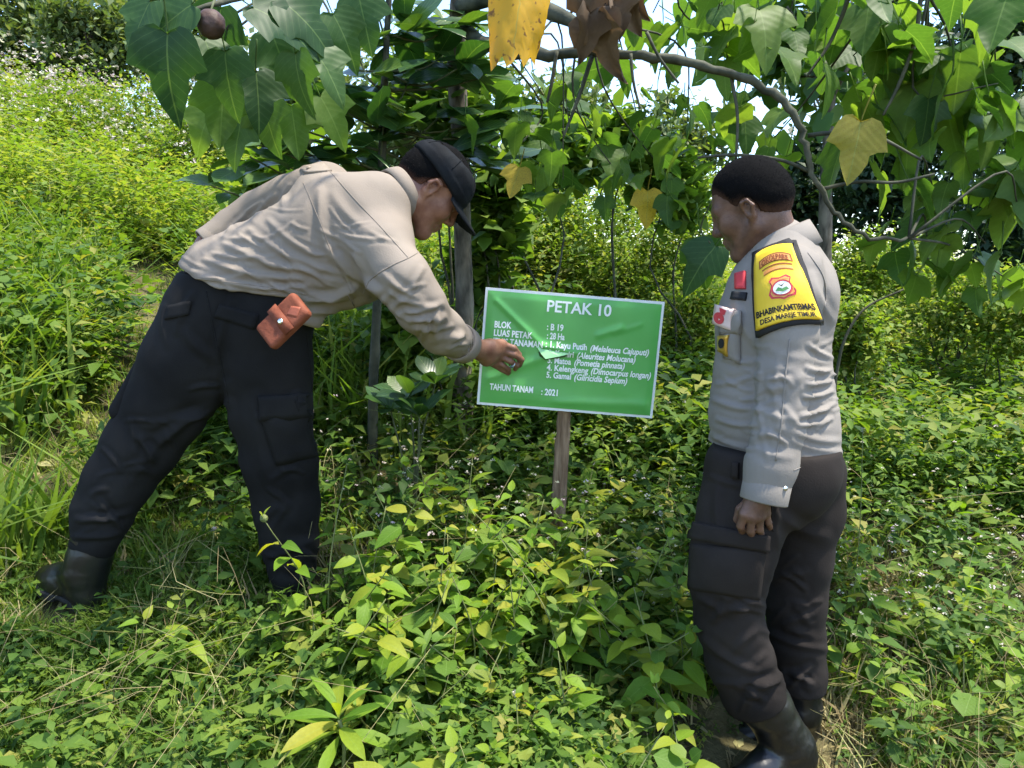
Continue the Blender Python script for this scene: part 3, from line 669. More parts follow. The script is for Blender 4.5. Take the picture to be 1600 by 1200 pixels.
seam(skT, 'seat_seam', [(322, 455), (335, 520), (350, 590), (357, 630)], m_trouA, trouA, r=.0022); seam(skT, 'leg_seam', [(478, 520), (484, 570), (487, 612)], m_trouA, trouA)
# boots
def boot(parent, heel, toe, shaft, h=.005, L=.285, lace=0):
    """heel and toe: points under the sole; shaft: (px,py,Y,r) from the top down to the ankle"""
    heel = np.array(heel); d = np.array(toe) - heel; d /= np.linalg.norm(d); n = UP - d * d[2]; n /= np.linalg.norm(n); w = np.cross(n, d)
    M = np.stack([d, w, n], 1); lp = lambda x, y, z: heel + M @ np.array([x, y, z])
    ops = [('u', .02, g) for g in chain(shaft)]; ank = lp(.06, 0, .085); sh = at(*shaft[-1][:3])
    ops += [('u', .03, seg(sh, ank, shaft[-1][3] * mpp(*shaft[-1][:3]), .047)), ('u', .03, seg(lp(.045, 0, .045), lp(.06, 0, .10), .040, .045)), ('u', .03, seg(lp(.05, 0, .045), lp(.19, .004, .050), .041, .042)),
            ('u', .03, seg(lp(.17, .004, .042), lp(.245, 0, .034), .046, .036)), ('u', .03, seg(lp(.08, 0, .10), lp(.17, 0, .065), .036, .030)), ('i', .006, half(lp(0, 0, .014), -n))]
    for i in range(5): ops.append(('u', .005, seg(lp(.095 + i * .018, -.03, .118 - i * .013), lp(.095 + i * .018, .03, .118 - i * .013), .006, .006)))
    f0 = comb(ops); fn = lambda p: f0(p) + .0022 * vnoise(p * np.array([14, 14, 45])) + .0008 * vnoise(p * 70)
    pts = np.array(limb_pts(shaft) + [lp(0, 0, 0), lp(L, 0, .02)]); V, F = mesh_sdf(fn, pts.min(0) - .085, pts.max(0) + .085, h); V = lap(V, F, 1, .4)
    b = obj('boot', V, F, m_boot, parent)
    of = comb([('u', .03, seg(lp(.045, 0, 0), lp(.11, 0, 0), .042, .037)), ('u', .03, seg(lp(.11, 0, 0), lp(.19, .003, 0), .037, .050)), ('u', .03, seg(lp(.19, .003, 0), lp(.245, 0, 0), .050, .040))])
    def fs(p):
        q = p - (((p - heel.astype(np.float32)) @ n.astype(np.float32))[:, None] * n.astype(np.float32)); hgt = (p - heel.astype(np.float32)) @ n.astype(np.float32); x = (p - heel.astype(np.float32)) @ d.astype(np.float32)
        return np.maximum(np.maximum(of(q), np.abs(hgt - .012) - .014), -np.maximum(np.abs(x - .115) - .030, hgt - .010))
    V, F = mesh_sdf(fs, pts.min(0) - .085, pts.max(0) + .085, h); obj('sole', V, F, m_sole, b)
    for i in range(4):
        V, F = tube_geo(spline([lp(.085 + i * .019, -.034, .128 - i * .012), lp(.10 + i * .019, 0, .146 - i * .019), lp(.095 + i * .019, .034, .120 - i * .012)], 6), .0026, 6); obj('lace', V, F, m_black, b)
    return b, heel[2]
m_black = surf_mat('black_trim', (.01, .01, .011), (.018, .018, .02), rough=.75, bump=.15)
b1, z1 = boot(pa, at(152, 958, 2.27), at(62, 908, 2.40), [(146, 835, 2.30, 31), (140, 870, 2.30, 31), (134, 895, 2.30, 30)])
b2, z2 = boot(pa, at(452, 945, 2.33), at(478, 915, 2.60), [(456, 875, 2.35, 33), (456, 905, 2.36, 31)])
# leather pouch on the belt
po = empty('leather_pouch', at(442, 505, 2.13)); tag(po, 'brown leather phone pouch with snap button hung at the bending hip', 'pouch')
m_lea = surf_mat('pouch_leather', (.135, .036, .018), (.22, .066, .034), scale=30, rough=.72, bump=.6, bscale=90, bdist=.003, spec=.2)
def rbox(cpx, u, v, hu, hv, ht, r):
    c = at(*cpx); U = at(cpx[0] + u[0], cpx[1] + u[1], cpx[2]) - c; U /= np.linalg.norm(U); Vv = at(cpx[0] + v[0], cpx[1] + v[1], cpx[2] + .03) - c; Vv -= U * (Vv @ U); Vv /= np.linalg.norm(Vv); Nn = np.cross(U, Vv)
    M = np.stack([U, Vv, Nn], 1).astype(np.float32); hh = np.array([hu, hv, ht], np.float32)
    return (lambda p: (lambda q: np.sqrt((np.maximum(q, 0) ** 2).sum(1)) + np.minimum(q.max(1), 0) - r)(np.abs((p - c.astype(np.float32)) @ M) - hh + r)), c, M
fb, c, M = rbox((444, 502, 2.125), (47, -46), (-26, -24), .074, .044, .017, .012)
V, F = mesh_sdf(fb, c - .12, c + .12, .0035); V = lap(V, F, 1); obj('case', V, F, m_lea, po); skP = Skin(V, F)
nn = M[:, 2] if M[1, 2] < 0 else -M[:, 2]; g = lambda a, b, h: c + M[:, 0] * a + M[:, 1] * b + nn * h
V, F = box_geo(g(.0, 0, .0185), .016, .046, .0025, M); obj('strap', V, F, m_lea, po)
V, F = tube_geo([g(-.002, -.006, .018), g(-.002, -.006, .024), g(-.002, -.006, .026)], [.0085, .0085, .005], 12); obj('snap_button', V, F, m_metal, po)
skP.patch('stamp', [(455, 478), (470, 480), (464, 496), (448, 492)], surf_mat('stamp_leather', (.24, .06, .03), (.3, .085, .045), rough=.6, bump=.4), po, 5, 5, .0008, 2.1)
# ring
rp = at(800, 570, 2.612); V, F = ring_band(rp, at(807, 571, 2.628) - at(797, 564, 2.605), UP, .0115, .0115, [(1, -.003), (1.12, 0), (1, .003), (.92, 0)], 20); obj('ring', V, F, m_metal, pa)
V, F = mesh_sdf(ell(at(800, 573, 2.600), (.007, .005, .0055)), at(800, 573, 2.600) - .012, at(800, 573, 2.600) + .012, .0015); obj('ring_stone', V, F, surf_mat('dark_stone', (.05, .09, .09), (.1, .15, .15), rough=.1, bump=0), pa)

# ------------------------------------------------ person standing on the right
pb = empty('person', at(1215, 1205, 2.1)); tag(pb, 'standing person with short black hair, grey shirt and yellow armband looking at the sign', 'person')
torso = [(1211, 712, 2.10, 97), (1209, 650, 2.10, 90), (1206, 580, 2.10, 83), (1208, 510, 2.11, 79), (1215, 450, 2.12, 72), (1222, 405, 2.13, 52), (1216, 382, 2.13, 40)]
arm = [(1238, 430, 1.975, 42), (1235, 470, 1.94, 43), (1231, 520, 1.92, 43), (1225, 590, 1.90, 41), (1218, 660, 1.885, 39), (1205, 725, 1.87, 37), (1193, 778, 1.86, 34)]
armF = [(1205, 428, 2.30, 46), (1185, 520, 2.36, 44), (1165, 610, 2.36, 40), (1140, 690, 2.32, 34)]
ops = [('u', .04, g) for g in chain(torso, None, (YD, 1.06))] + [('u', .04, seg(at(1236, 428, 2.0), at(1212, 424, 2.27), .074, .074))]
ops += [('u', .04, ell(at(1168, 505, 2.10), (.066, .14, .09))), ('u', .05, ell(at(1172, 640, 2.10), (.092, .14, .11))), ('u', .04, ell(at(1260, 465, 2.12), (.066, .15, .11)))]
ops += [('u', .03, g) for g in chain(arm)] + [('u', .03, g) for g in chain(armF)]
hA, hB = at(1102, 716, 2.1), at(1322, 722, 2.1); hn = np.cross(hB - hA, YD); hn = hn if hn[2] < 0 else -hn
arm_end = at(1193, 783, 1.86); arm_d = at(1193, 783, 1.86) - at(1205, 725, 1.87); arm_d /= np.linalg.norm(arm_d)
def cutB(p):
    body = half(hA, hn)(p); nearcuff = p[:, 1] - 1.965
    # the sleeve (nearer than the trunk) goes on below the hem to its cuff
    return np.where(nearcuff < 0, half(arm_end - arm_d * .022, arm_d)(p), body).astype(np.float32)
ops += [('i', .005, cutB)]
pts = limb_pts(torso, arm, armF)
V, F = mesh_sdf(comb(ops), np.min(pts, 0) - .22, np.max(pts, 0) + .22, .0054); V = lap(V, F, 2, .5)
folds = [(1120, 600, 1185, 585, 5, 5), (1115, 625, 1190, 640, 6, 6), (1120, 655, 1180, 665, 5, 6), (1112, 680, 1170, 700, 5, 5), (1130, 560, 1185, 565, 5, 5), (1265, 540, 1305, 560, 5, 5), (1262, 575, 1300, 580, 5, 7), (1262, 600, 1298, 595, 4, 7),
         (1258, 620, 1300, 612, 5, 8), (1255, 650, 1305, 630, 5, 8), (1250, 665, 1300, 655, 4, 6), (1250, 680, 1310, 690, 7, 4), (1200, 545, 1262, 560, 9, 2.5), (1190, 610, 1250, 590, 8, 3), (1185, 640, 1245, 655, 7, 3), (1215, 560, 1225, 700, 8, 3),
         (1270, 430, 1300, 500, 8, 4), (1280, 400, 1290, 450, 7, 3), (1180, 700, 1235, 715, 8, 3), (1130, 590, 1175, 612, 4, 4), (1150, 470, 1180, 540, 8, 4), (1190, 560, 1200, 720, 5, 3), (1240, 690, 1320, 705, 6, 3)]
fr_ = np.random.default_rng(13)
for k in range(26):
    x0_ = fr_.choice([fr_.uniform(1110, 1180), fr_.uniform(1255, 1300)]); y0_ = fr_.uniform(540, 700); a_ = fr_.normal(-.1, .45); l_ = fr_.uniform(20, 50); folds.append((x0_, y0_, x0_ + l_ * math.cos(a_), y0_ + l_ * math.sin(a_), fr_.uniform(2.5, 4), fr_.uniform(1.5, 3.2)))
folds += auto_folds([(q[0], q[1], 0, q[3]) for q in arm], 9, 22, .4, .75)
V = fold(V, F, [(x1, y1, x2, y2, w * .8, hh * 1.3) for x1, y1, x2, y2, w, hh in folds], cloth_noise(8, 8, 14, .0028)); shirtB = obj('shirt', V, F, m_shirtB, pb); skB = Skin(V, F)
V, F = ring_band(arm_end - arm_d * .062, arm_d, YD, .0592, .0588, [(.90, -.004), (1.0, .001), (.99, .060), (.975, .063), (.91, .060), (.90, .01)], 40); obj('cuff', V, F, m_shirtB, shirtB)
V, F = tube_geo([at(1226, 763, 1.815), at(1228, 763, 1.81)], .006, 10); obj('button', V, F, m_metal, shirtB)
seam(skB, 'sleeve_crease', [(1234, 530), (1226, 600), (1221, 660), (1212, 720)], m_shirtB, shirtB, r=.0018)
seam(skB, 'armhole_seam', [(1262, 395), (1285, 430), (1290, 470), (1276, 505)], m_shirtB, shirtB, r=.0015)
seam(skB, 'hem_seam', [(1240, 735), (1270, 722), (1312, 708)], m_shirtB, shirtB, r=.001)
skB.patch('chest_pocket', [(1130, 515), (1158, 512), (1158, 568), (1132, 560)], m_shirtB, shirtB, 6, 8, .006, 2.0, .012)
skB.patch('pocket_flap', [(1128, 490), (1160, 488), (1160, 520), (1130, 524)], m_shirtB, shirtB, 6, 5, .013, 2.0, .003)
m_brown = surf_mat('brown_print', (.24, .06, .02), (.30, .08, .03), rough=.7, bump=0); m_red = surf_mat('red_print', (.50, .04, .05), (.6, .06, .07), rough=.6, bump=0)
m_pale = surf_mat('badge_pale', (.62, .45, .40), (.72, .55, .5), rough=.6, bump=.1); m_gold = surf_mat('gold_badge', (.55, .32, .05), (.7, .45, .1), rough=.35, bump=.2, metal=.7)
bd, bs = skB.patch('chest_badge', [(1126, 478), (1153, 486), (1148, 516), (1122, 506)], m_pale, shirtB, 6, 6, .0175, 2.0)
def on(surf, V2, F, name, mat, parent, h=.0012): return obj(name, [surf(x, y, h) for x, y in V2], F, mat, parent, smooth=False)
def disc(cx, cy, rx, ry, n=20): return [(cx + rx * math.cos(2 * math.pi * i / n), cy + ry * math.sin(2 * math.pi * i / n)) for i in range(n)], [tuple(range(n))]
on(bs, *disc(.35, .62, .28, .28), 'badge_mark', m_red, bd); on(bs, [(.3, .1), (.7, .12), (.62, .4), (.38, .38)], [(0, 1, 2, 3)], 'badge_mark', m_red, bd)
gd, gs = skB.patch('gold_emblem', [(1131, 524), (1146, 522), (1144, 552), (1131, 548)], m_gold, shirtB, 5, 6, .020, 2.0, .003)
on(gs, *disc(.5, .45, .3, .3), 'emblem_centre', m_black, gd)
nt_, ns = skB.patch('name_tape', [(1146, 456), (1168, 458), (1166, 470), (1143, 468)], m_black, shirtB, 5, 3, .006, 2.0)
skB.patch('collar_badge', [(1150, 428), (1166, 424), (1166, 452), (1150, 452)], m_red, shirtB, 4, 5, .006, 2.0)
skB.patch('epaulette', [(1188, 398), (1232, 378), (1240, 386), (1194, 408)], m_black, shirtB, 6, 4, .012, 2.0)
# armband
m_yel = surf_mat('armband_yellow', (.66, .43, .02), (.76, .52, .04), scale=8, rough=.6, bump=.2, bscale=150, bdist=.002)
ar = [(1178, 398), (1212, 384), (1243, 380), (1265, 445), (1283, 508), (1234, 510), (1186, 528), (1180, 460)]
ab, asf = skB.patch('armband', ar, m_black, pb, 16, 18, .009, 1.95); ab['label'] = 'yellow armband with black edging, a badge and lettering'
yl = [(1186, 403), (1212, 391), (1237, 389), (1257, 445), (1276, 500), (1232, 503), (1189, 517), (1187, 460)]
yp, ys = skB.patch('yellow_panel', yl, m_yel, ab, 16, 18, .0150, 1.95)
yp.data.materials[0] = m_yel
def arm_text(s, u0, u1, v, hgt, mat, arc=0.0, bold=.03, nm='lettering'):
    V, F = text_geo(s, bold); x0, x1 = V[:, 0].min(), V[:, 0].max(); out = []
    for x, y, _ in V:
        t = (x - x0) / (x1 - x0); out.append((u0 + (u1 - u0) * t, v - y * hgt / .7 - arc * (1 - (2 * t - 1) ** 2)))
    on(ys, out, F, nm, mat, ab, .0012)
arm_text('BHABINKAMTIBMAS', .03, .96, .865, .085, m_black, .0, .035); arm_text('DESA MAREJE TIMUR', .08, .93, .965, .062, m_black, 0, .03)
def arc_band(u0, u1, v0, v1, arc, mat, n=12, h=.0008):
    V2 = []; 
    for i in range(n + 1):
        t = i / n; a = -arc * (1 - (2 * t - 1) ** 2); V2 += [(u0 + (u1 - u0) * t, v0 + a), (u0 + (u1 - u0) * t, v1 + a)]
    on(ys, V2, [(2 * i, 2 * i + 1, 2 * i + 3, 2 * i + 2) for i in range(n)], 'ribbon', mat, ab, h)
m_orange = surf_mat('orange_print', (.62, .24, .06), (.72, .33, .1), rough=.6, bump=0)
arc_band(.14, .88, .125, .225, .035, m_brown); arc_band(.17, .85, .137, .213, .035, m_orange, h=.0013)
V, F = text_geo('OKOLPARE', .03); x1 = V[:, 0].max(); 
on(ys, [(.2 + .6 * x / x1, .205 - y * .06 / .7 - .035 * (1 - (2 * x / x1 - 1) ** 2)) for x, y, _ in V], F, 'lettering', m_brown, ab, .0019)
arc_band(.2, .84, .255, .275, .03, m_brown); arc_band(.22, .82, .29, .335, .03, m_orange); arc_band(.22, .82, .34, .352, .03, m_brown)
sh = [(.30, .44), (.36, .405), (.50, .425), (.64, .40), (.72, .435), (.68, .50), (.76, .60), (.73, .655), (.60, .675), (.52, .70), (.44, .675), (.31, .66), (.27, .60), (.33, .51)]
on(ys, sh, [tuple(range(len(sh)))], 'shield', m_red, ab, .0010)
c0 = np.mean(sh, 0); sh2 = [tuple(c0 + (np.array(p) - c0) * .84) for p in sh]; on(ys, sh2, [tuple(range(len(sh)))], 'shield', m_orange, ab, .0016)
on(ys, *disc(.52, .555, .19, .095), 'shield_ring', m_red, ab, .0022)
on(ys, *disc(.52, .555, .155, .077), 'shield_centre', surf_mat('badge_white', (.6, .62, .55), (.75, .75, .7), rough=.6, bump=0), ab, .0027)
on(ys, [(.40, .575), (.46, .54), (.52, .565), (.60, .55), (.64, .58), (.52, .60)], [tuple(range(6))], 'badge_green', surf_mat('badge_green_print', (.08, .25, .08), (.12, .3, .1), rough=.6, bump=0), ab, .0032)
on(ys, [(.46, .505), (.52, .525), (.58, .505), (.52, .54)], [(0, 1, 2, 3)], 'badge_mark', m_black, ab, .0032)
# head, neck and left hand: one body
HB = head_frame(at(1179, 332, 2.13), (-.82, .44, -.42), (-.38, .13, .92), .99)
n0, n1 = hp(HB, -.03, 0, -.03), at(1216, 402, 2.14)
ops = [('u', .01, local(HB, HEAD)), ('u', .035, seg(n0, n1, .056, .066)), ('u', .03, seg(n1, at(1216, 430, 2.13), .07, .06)),
       ('u', .04, seg(at(1236, 430, 2.0), at(1210, 426, 2.26), .045, .045))]
for ch in ([(1240, 430, 1.965, 22), (1225, 590, 1.90, 21), (1193, 760, 1.865, 18), (1183, 782, 1.865, 18)], [(1205, 428, 2.30, 22), (1165, 610, 2.36, 20), (1140, 690, 2.32, 16), (1132, 735, 2.30, 16), (1130, 770, 2.29, 13)]):
    P, r = px_path(ch); ops += [('u', .02, g) for g in wchain(P, r)]
hand = [[(1177, 780, 1.865, 12.30), (1163, 803, 1.855, 9.43)], [(1181, 780, 1.865, 13.12), (1175, 807, 1.852, 9.84)], [(1186, 780, 1.865, 13.12), (1187, 806, 1.855, 9.43)], [(1190, 780, 1.868, 11.48), (1197, 801, 1.865, 8.20)]]
for c in hand: ops += [('u', .012, g) for g in fg(*c)]
fin = [[(1163, 803, 1.852, 6.93), (1157, 822, 1.862, 6.20), (1160, 832, 1.888, 5.54), (1164, 826, 1.905, 4.88)], [(1175, 807, 1.850, 7.13), (1172, 829, 1.862, 6.34), (1175, 837, 1.890, 5.68), (1178, 829, 1.908, 4.88)],
       [(1187, 806, 1.853, 6.86), (1187, 827, 1.865, 6.07), (1189, 834, 1.892, 5.41), (1190, 827, 1.908, 4.75)], [(1197, 801, 1.863, 6.07), (1201, 817, 1.872, 5.28), (1203, 824, 1.895, 4.75), (1202, 818, 1.91, 4.22)],
       [(1172, 782, 1.885, 7.92), (1156, 796, 1.900, 6.86), (1151, 811, 1.905, 5.94), (1154, 824, 1.905, 5.02)]]
for c in fin: ops += [('u', .0035, g) for g in fg(*c)]
_, V, F = body_from('body', comb(ops), [at(1115, 245, 2.1), at(1250, 840, 1.8), at(1120, 780, 2.38)], .0038, m_skinB, pb, .07)
HL = [(-.12, -.036), (-.06, -.032), (-.03, -.012), (.0, .022), (.030, .024), (.042, .050), (.065, .082), (.11, .098)]
fn = local(HB, hair_field(HL, .0085)); V, F = mesh_sdf(fn, HB[0] - .17, HB[0] + .17, .0034); fd = hair_fade(HB, HL, V); hr_ = obj('hair', V, F, fade_mat('fading_hair_brown', (.06, .032, .022)), pb, rnd=fd); strands(V, F, 9000, .0032, m_hair, hr_, -HB[1][:, 2], 2)
for s in (1, -1):
    P = [hp(HB, .093, .012 * s, .040), hp(HB, .094, .03 * s, .045), hp(HB, .080, .048 * s, .042)]; V, F = tube_geo(spline(P, 7), [.002, .0035, .004, .004, .0035, .003, .001], 6); obj('eyebrow', V, F, m_hair, pb)
    P = [hp(HA, .093, .012 * s, .040), hp(HA, .094, .03 * s, .045), hp(HA, .080, .048 * s, .042)]; V, F = tube_geo(spline(P, 7), [.002, .0035, .004, .004, .0035, .003, .001], 6); obj('eyebrow', V, F, m_hair, pa)
# collar
cc = at(1219, 379, 2.14); V, F = ring_band(cc, np.array([-.42, .08, 1.]) , np.array([1., 0, 0]), .098, .092, [(1.04, -.040), (1.0, -.005), (.93, .028), (.87, .030), (.86, 0), (.98, -.040)], 44); obj('collar', V, F, m_shirtB, shirtB)
# trousers
legN = [(1180, 740, 2.03, 80), (1162, 800, 2.01, 68), (1146, 860, 2.0, 62), (1137, 910, 2.0, 56), (1140, 970, 2.01, 51), (1156, 1030, 2.02, 50), (1176, 1080, 2.03, 47), (1182, 1096, 2.03, 45)]
legF = [(1250, 740, 2.2, 68), (1254, 800, 2.21, 60), (1248, 870, 2.21, 50), (1243, 940, 2.21, 45), (1243, 1000, 2.21, 43), (1249, 1050, 2.21, 39), (1251, 1076, 2.21, 37)]
ops = [('u', .03, seg(at(1212, 728, 2.06), at(1212, 728, 2.18), .172, .172))] + [('u', .03, g) for g in chain(legN)] + [('u', .025, g) for g in chain(legF)] + [('i', .008, half(at(1200, 690, 2.1), (0, 0, 1.)))]
e1 = half(at(1182, 1099, 2.03), at(1182, 1099, 2.03) - at(1155, 1030, 2.02))
ops += [('i', .006, lambda p: np.where(p[:, 2] < .6, np.where(p[:, 1] < 2.125, e1(p), half(at(1250, 1076, 2.21), (0, 0, -1.))(p)), -1.).astype(np.float32))]
pts = limb_pts(legN, legF); V, F = mesh_sdf(comb(ops), np.min(pts, 0) - .17, np.max(pts, 0) + .17, .0065); V = lap(V, F, 2, .5)
folds = [(1210, 800, 1290, 840, 10, 5), (1120, 760, 1130, 850, 8, 4), (1225, 740, 1215, 850, 7, 5), (1110, 745, 1180, 760, 5, 4), (1145, 925, 1200, 950, 7, 6), (1100, 1000, 1180, 1050, 7, 6), (1195, 985, 1290, 1015, 6, 6), (1120, 1066, 1225, 1060, 6, 5)] + auto_folds(legN, 22, 7, .45) + auto_folds(legF, 26, 8, .2)
V = fold(V, F, [(x1, y1, x2, y2, w * .9, hh * 1.35) for x1, y1, x2, y2, w, hh in folds], cloth_noise(11, 11, 9, .003)); trouB = obj('trousers', V, F, m_trouB, pb); skU = Skin(V, F)
skU.patch('cargo_pocket', [(1080, 850), (1196, 858), (1186, 938), (1076, 920)], m_trouB, trouB, 14, 12, .005, 2.0, .009)
skU.patch('pocket_flap', [(1084, 815), (1200, 836), (1198, 862), (1080, 842)], m_trouB, trouB, 14, 5, .012, 2.0, .004)
seam(skU, 'pocket_pleat', [(1136, 858), (1126, 884), (1118, 915)], m_black, trouB, r=.003); seam(skU, 'side_seam', [(1205, 770), (1208, 830)], m_trouB, trouB, r=.002)
skU.patch('belt_loop', [(1146, 722), (1156, 724), (1155, 748), (1145, 746)], m_trouB, trouB, 3, 4, .012, 2.0)
V, F = mesh_sdf(seg(at(1296, 790, 2.2), at(1296, 818, 2.2), .016, .02), at(1296, 830, 2.1) - .05, at(1296, 780, 2.3) + .05, .005); obj('back_pocket', V, F, m_trouB, trouB)
c1, z3 = boot(pb, at(1270, 1203, 2.06), at(1270, 1203, 2.06) + np.array([-1, -.35, -.02]), [(1182, 1070, 2.03, 41), (1198, 1105, 2.035, 38), (1218, 1140, 2.04, 34)])
c2, z4 = boot(pb, at(1276, 1158, 2.23), at(1276, 1158, 2.23) + np.array([-1, -.12, 0]), [(1251, 1055, 2.21, 32), (1251, 1110, 2.21, 29)])

# ================================================================== leaves and grass: the shapes
def leaf_geo(L, w, kind='ovate', fold=.25, droop=.25, rows=4, pet=0.0, wave=0.0, twist=0.0):
    """a leaf along +Y from its base, face up (+Z); returns V, F, uv"""
    t = np.linspace(0, 1, rows + 1)
    prof = {'ovate': lambda t: np.sin(np.pi * np.clip(t, 0, 1) ** .72) ** .9, 'obovate': lambda t: np.sin(np.pi * t ** 1.35) ** .75, 'lance': lambda t: np.sin(np.pi * t ** .8), 'round': lambda t: np.sqrt(np.clip(1 - (2 * t - 1) ** 2, 0, 1))}[kind](t)
    prof[0] = .02; prof[-1] = .0
    V = []; uv = []
    for i, a in enumerate(t):
        y = a * L; zc = -droop * L * a * a; hw = prof[i] * w / 2
        for s in (-1, 0, 1):
            V.append((s * hw, y, zc + abs(s) * hw * fold + wave * w * math.sin(a * 9 + s * 1.3) * abs(s) + twist * s * hw * a)); uv.append((s * prof[i] * .5, a))
    F = []
    for i in range(rows):
        for s in (0, 1):
            a = i * 3 + s; F.append((a, a + 1, a + 4, a + 3))
    V = np.array(V); F = [f if i < rows - 1 or True else f for i, f in enumerate(F)]
    if pet:
        q, g = tube_geo(spline([(0, 0.002 * 1, 0), (0, -pet * .5, pet * .12), (0, -pet, pet * .3)], 4), .0022 if L > .1 else .0012, 3)
        n = len(V); V = np.vstack([V, q]); F = F + [tuple(i + n for i in f) for f in g]; uv += [(0, 0)] * len(q)
    return np.array(V), F, uv
def lobed_geo(L, fold=.18, droop=.35, wave=.03, pet=.5, three=1.0, seed=0):
    """broad three-lobed leaf on a long stalk"""
    rs = np.random.default_rng(seed)
    half_ = [(.0, .0), (.16, -.085), (.30, -.04), (.40, .08), (.455, .22), (.47 + .06 * three, .40), (.36, .43), (.27 - .03 * three, .50), (.24, .62), (.17, .77), (.08, .91), (0, 1.0)]
    V = []; uv = []
    for i, (x, y) in enumerate(half_):
        ym = min(1, max(0, y * .96 + .02)); 
        for s in (-1, -.5, 0, .5, 1):
            xx = s * x; yy = ym + (y - ym) * abs(s)
            z = -droop * yy * abs(yy) + fold * abs(xx) - .55 * droop * xx * xx + wave * math.sin(7 * yy + 3 * s + seed) * abs(s) + rs.normal() * .006
            V.append((xx * L, yy * L, z * L)); uv.append((xx, yy))
    F = []
    for i in range(len(half_) - 1):
        for k in range(4): a = i * 5 + k; F.append((a, a + 1, a + 6, a + 5))
    V = np.array(V)
    q, g = tube_geo(spline([(0, .01 * L, .0), (0, -pet * .35 * L, .16 * pet * L), (0, -pet * L, .55 * pet * L)], 6), [.0022, .0024, .0026, .0028, .003, .0034], 4)
    n = len(V); return np.vstack([V, q]), F + [tuple(i + n for i in f) for f in g], uv + [(0, .5)] * len(q)
def leaf_mesh(name, geo, mat):
    V, F, uv = geo; me = mesh_np(name, V, F, mat, True); u = me.uv_layers.new(name='UVMap')
    idx = np.array([i for f in F for i in f]); u.data.foreach_set('uv', np.array(uv, np.float32)[idx].ravel()); return me
def rotm(dirv, up, roll=0.0):
    """rotation taking +Y to dirv and +Z near up"""
    y = np.asarray(dirv, float); y = y / np.linalg.norm(y); z = np.asarray(up, float); z = z - y * (z @ y)
    if np.linalg.norm(z) < 1e-4: z = np.array([1., 0, 0]) - y * y[0]
    z /= np.linalg.norm(z); x = np.cross(y, z); c, s = math.cos(roll), math.sin(roll)
    return np.stack([x * c + z * s, y, z * c - x * s], 1)
def put(name, me, parent, pos, Rm, sc=1.0):
    """one leaf object; pos in world, parent unrotated"""
    o = bpy.data.objects.new(name, me); COL.objects.link(o); o.parent = parent
    M = np.eye(4); M[:3, :3] = Rm * sc; M[:3, 3] = np.asarray(pos) - np.array(root_origin(parent)); o.matrix_basis = Matrix(M.tolist()); return o
def scatter(name, geos, pos, Rm, sc, rnd, mat, which=None, kind='stuff', parent=None, origin=None):
    """many copies of a few small shapes as one mesh (what nobody could count)"""
    pos = np.asarray(pos); n = len(pos); which = np.zeros(n, int) if which is None else which
    Vs = []; Ls = []; Ts = []; Rs = []; off = 0; Ms = []
    for g, (V, F) in enumerate(geos):
        m = np.nonzero(which == g)[0]
        if len(m) == 0: continue
        W = np.einsum('nij,vj->nvi', Rm[m], V) * sc[m][:, None, None] + pos[m][:, None]; k = len(V)
        tot = np.array([len(f) for f in F], np.int32); lp = np.array([i for f in F for i in f], np.int64)
        Ls.append((lp[None] + (off + np.arange(len(m)) * k)[:, None]).ravel()); Ts.append(np.tile(tot, len(m))); Vs.append(W.reshape(-1, 3)); Rs.append(np.repeat(rnd[m], k)); off += len(m) * k
    V = np.concatenate(Vs); tot = np.concatenate(Ts); loops = np.concatenate(Ls).astype(np.int32); starts = np.concatenate([[0], np.cumsum(tot)[:-1]]).astype(np.int32)
    org = np.array(root_origin(parent)) if parent is not None else (np.zeros(3) if origin is None else np.asarray(origin, float))
    me = bpy.data.meshes.new(name); me.vertices.add(len(V)); me.vertices.foreach_set('co', (V - org).astype(np.float32).ravel())
    me.loops.add(len(loops)); me.loops.foreach_set('vertex_index', loops); me.polygons.add(len(tot)); me.polygons.foreach_set('loop_start', starts); me.polygons.foreach_set('loop_total', tot)
    me.polygons.foreach_set('use_smooth', np.ones(len(tot), bool)); me.materials.append(mat)
    a = me.attributes.new('rnd', 'FLOAT', 'POINT'); a.data.foreach_set('value', np.concatenate(Rs).astype(np.float32)); me.update(calc_edges=True)
    o = bpy.data.objects.new(name, me); COL.objects.link(o)
    if parent is not None: o.parent = parent
    else: o.location = Vector(org)
    if kind: o['kind'] = kind
    return o
def rand_rot(n, up_bias=1.0, tilt=.6):
    """random rotations of leaves: heading anywhere, face mostly up"""
    th = rng.uniform(0, 2 * np.pi, n); el = rng.normal(0, tilt, n)
    y = np.stack([np.cos(th) * np.cos(el), np.sin(th) * np.cos(el), np.sin(el)], 1)
    z = np.stack([rng.normal(0, .35, n), rng.normal(0, .35, n), np.full(n, up_bias)], 1); z -= y * (y * z).sum(1)[:, None]; z /= np.linalg.norm(z, axis=1)[:, None] + 1e-9
    return np.stack([np.cross(y, z), y, z], 2)
def yaw_rot(n, lean=.15):
    th = rng.uniform(0, 2 * np.pi, n); c, s = np.cos(th), np.sin(th); Z = np.zeros(n); O = np.ones(n)
    Rz = np.stack([np.stack([c, -s, Z], 1), np.stack([s, c, Z], 1), np.stack([Z, Z, O], 1)], 1)
    a = rng.normal(0, lean, n); ca, sa = np.cos(a), np.sin(a); Rx = np.stack([np.stack([O, Z, Z], 1), np.stack([Z, ca, -sa], 1), np.stack([Z, sa, ca], 1)], 1)
    return Rx @ Rz if False else np.einsum('nij,njk->nik', Rz, Rx)
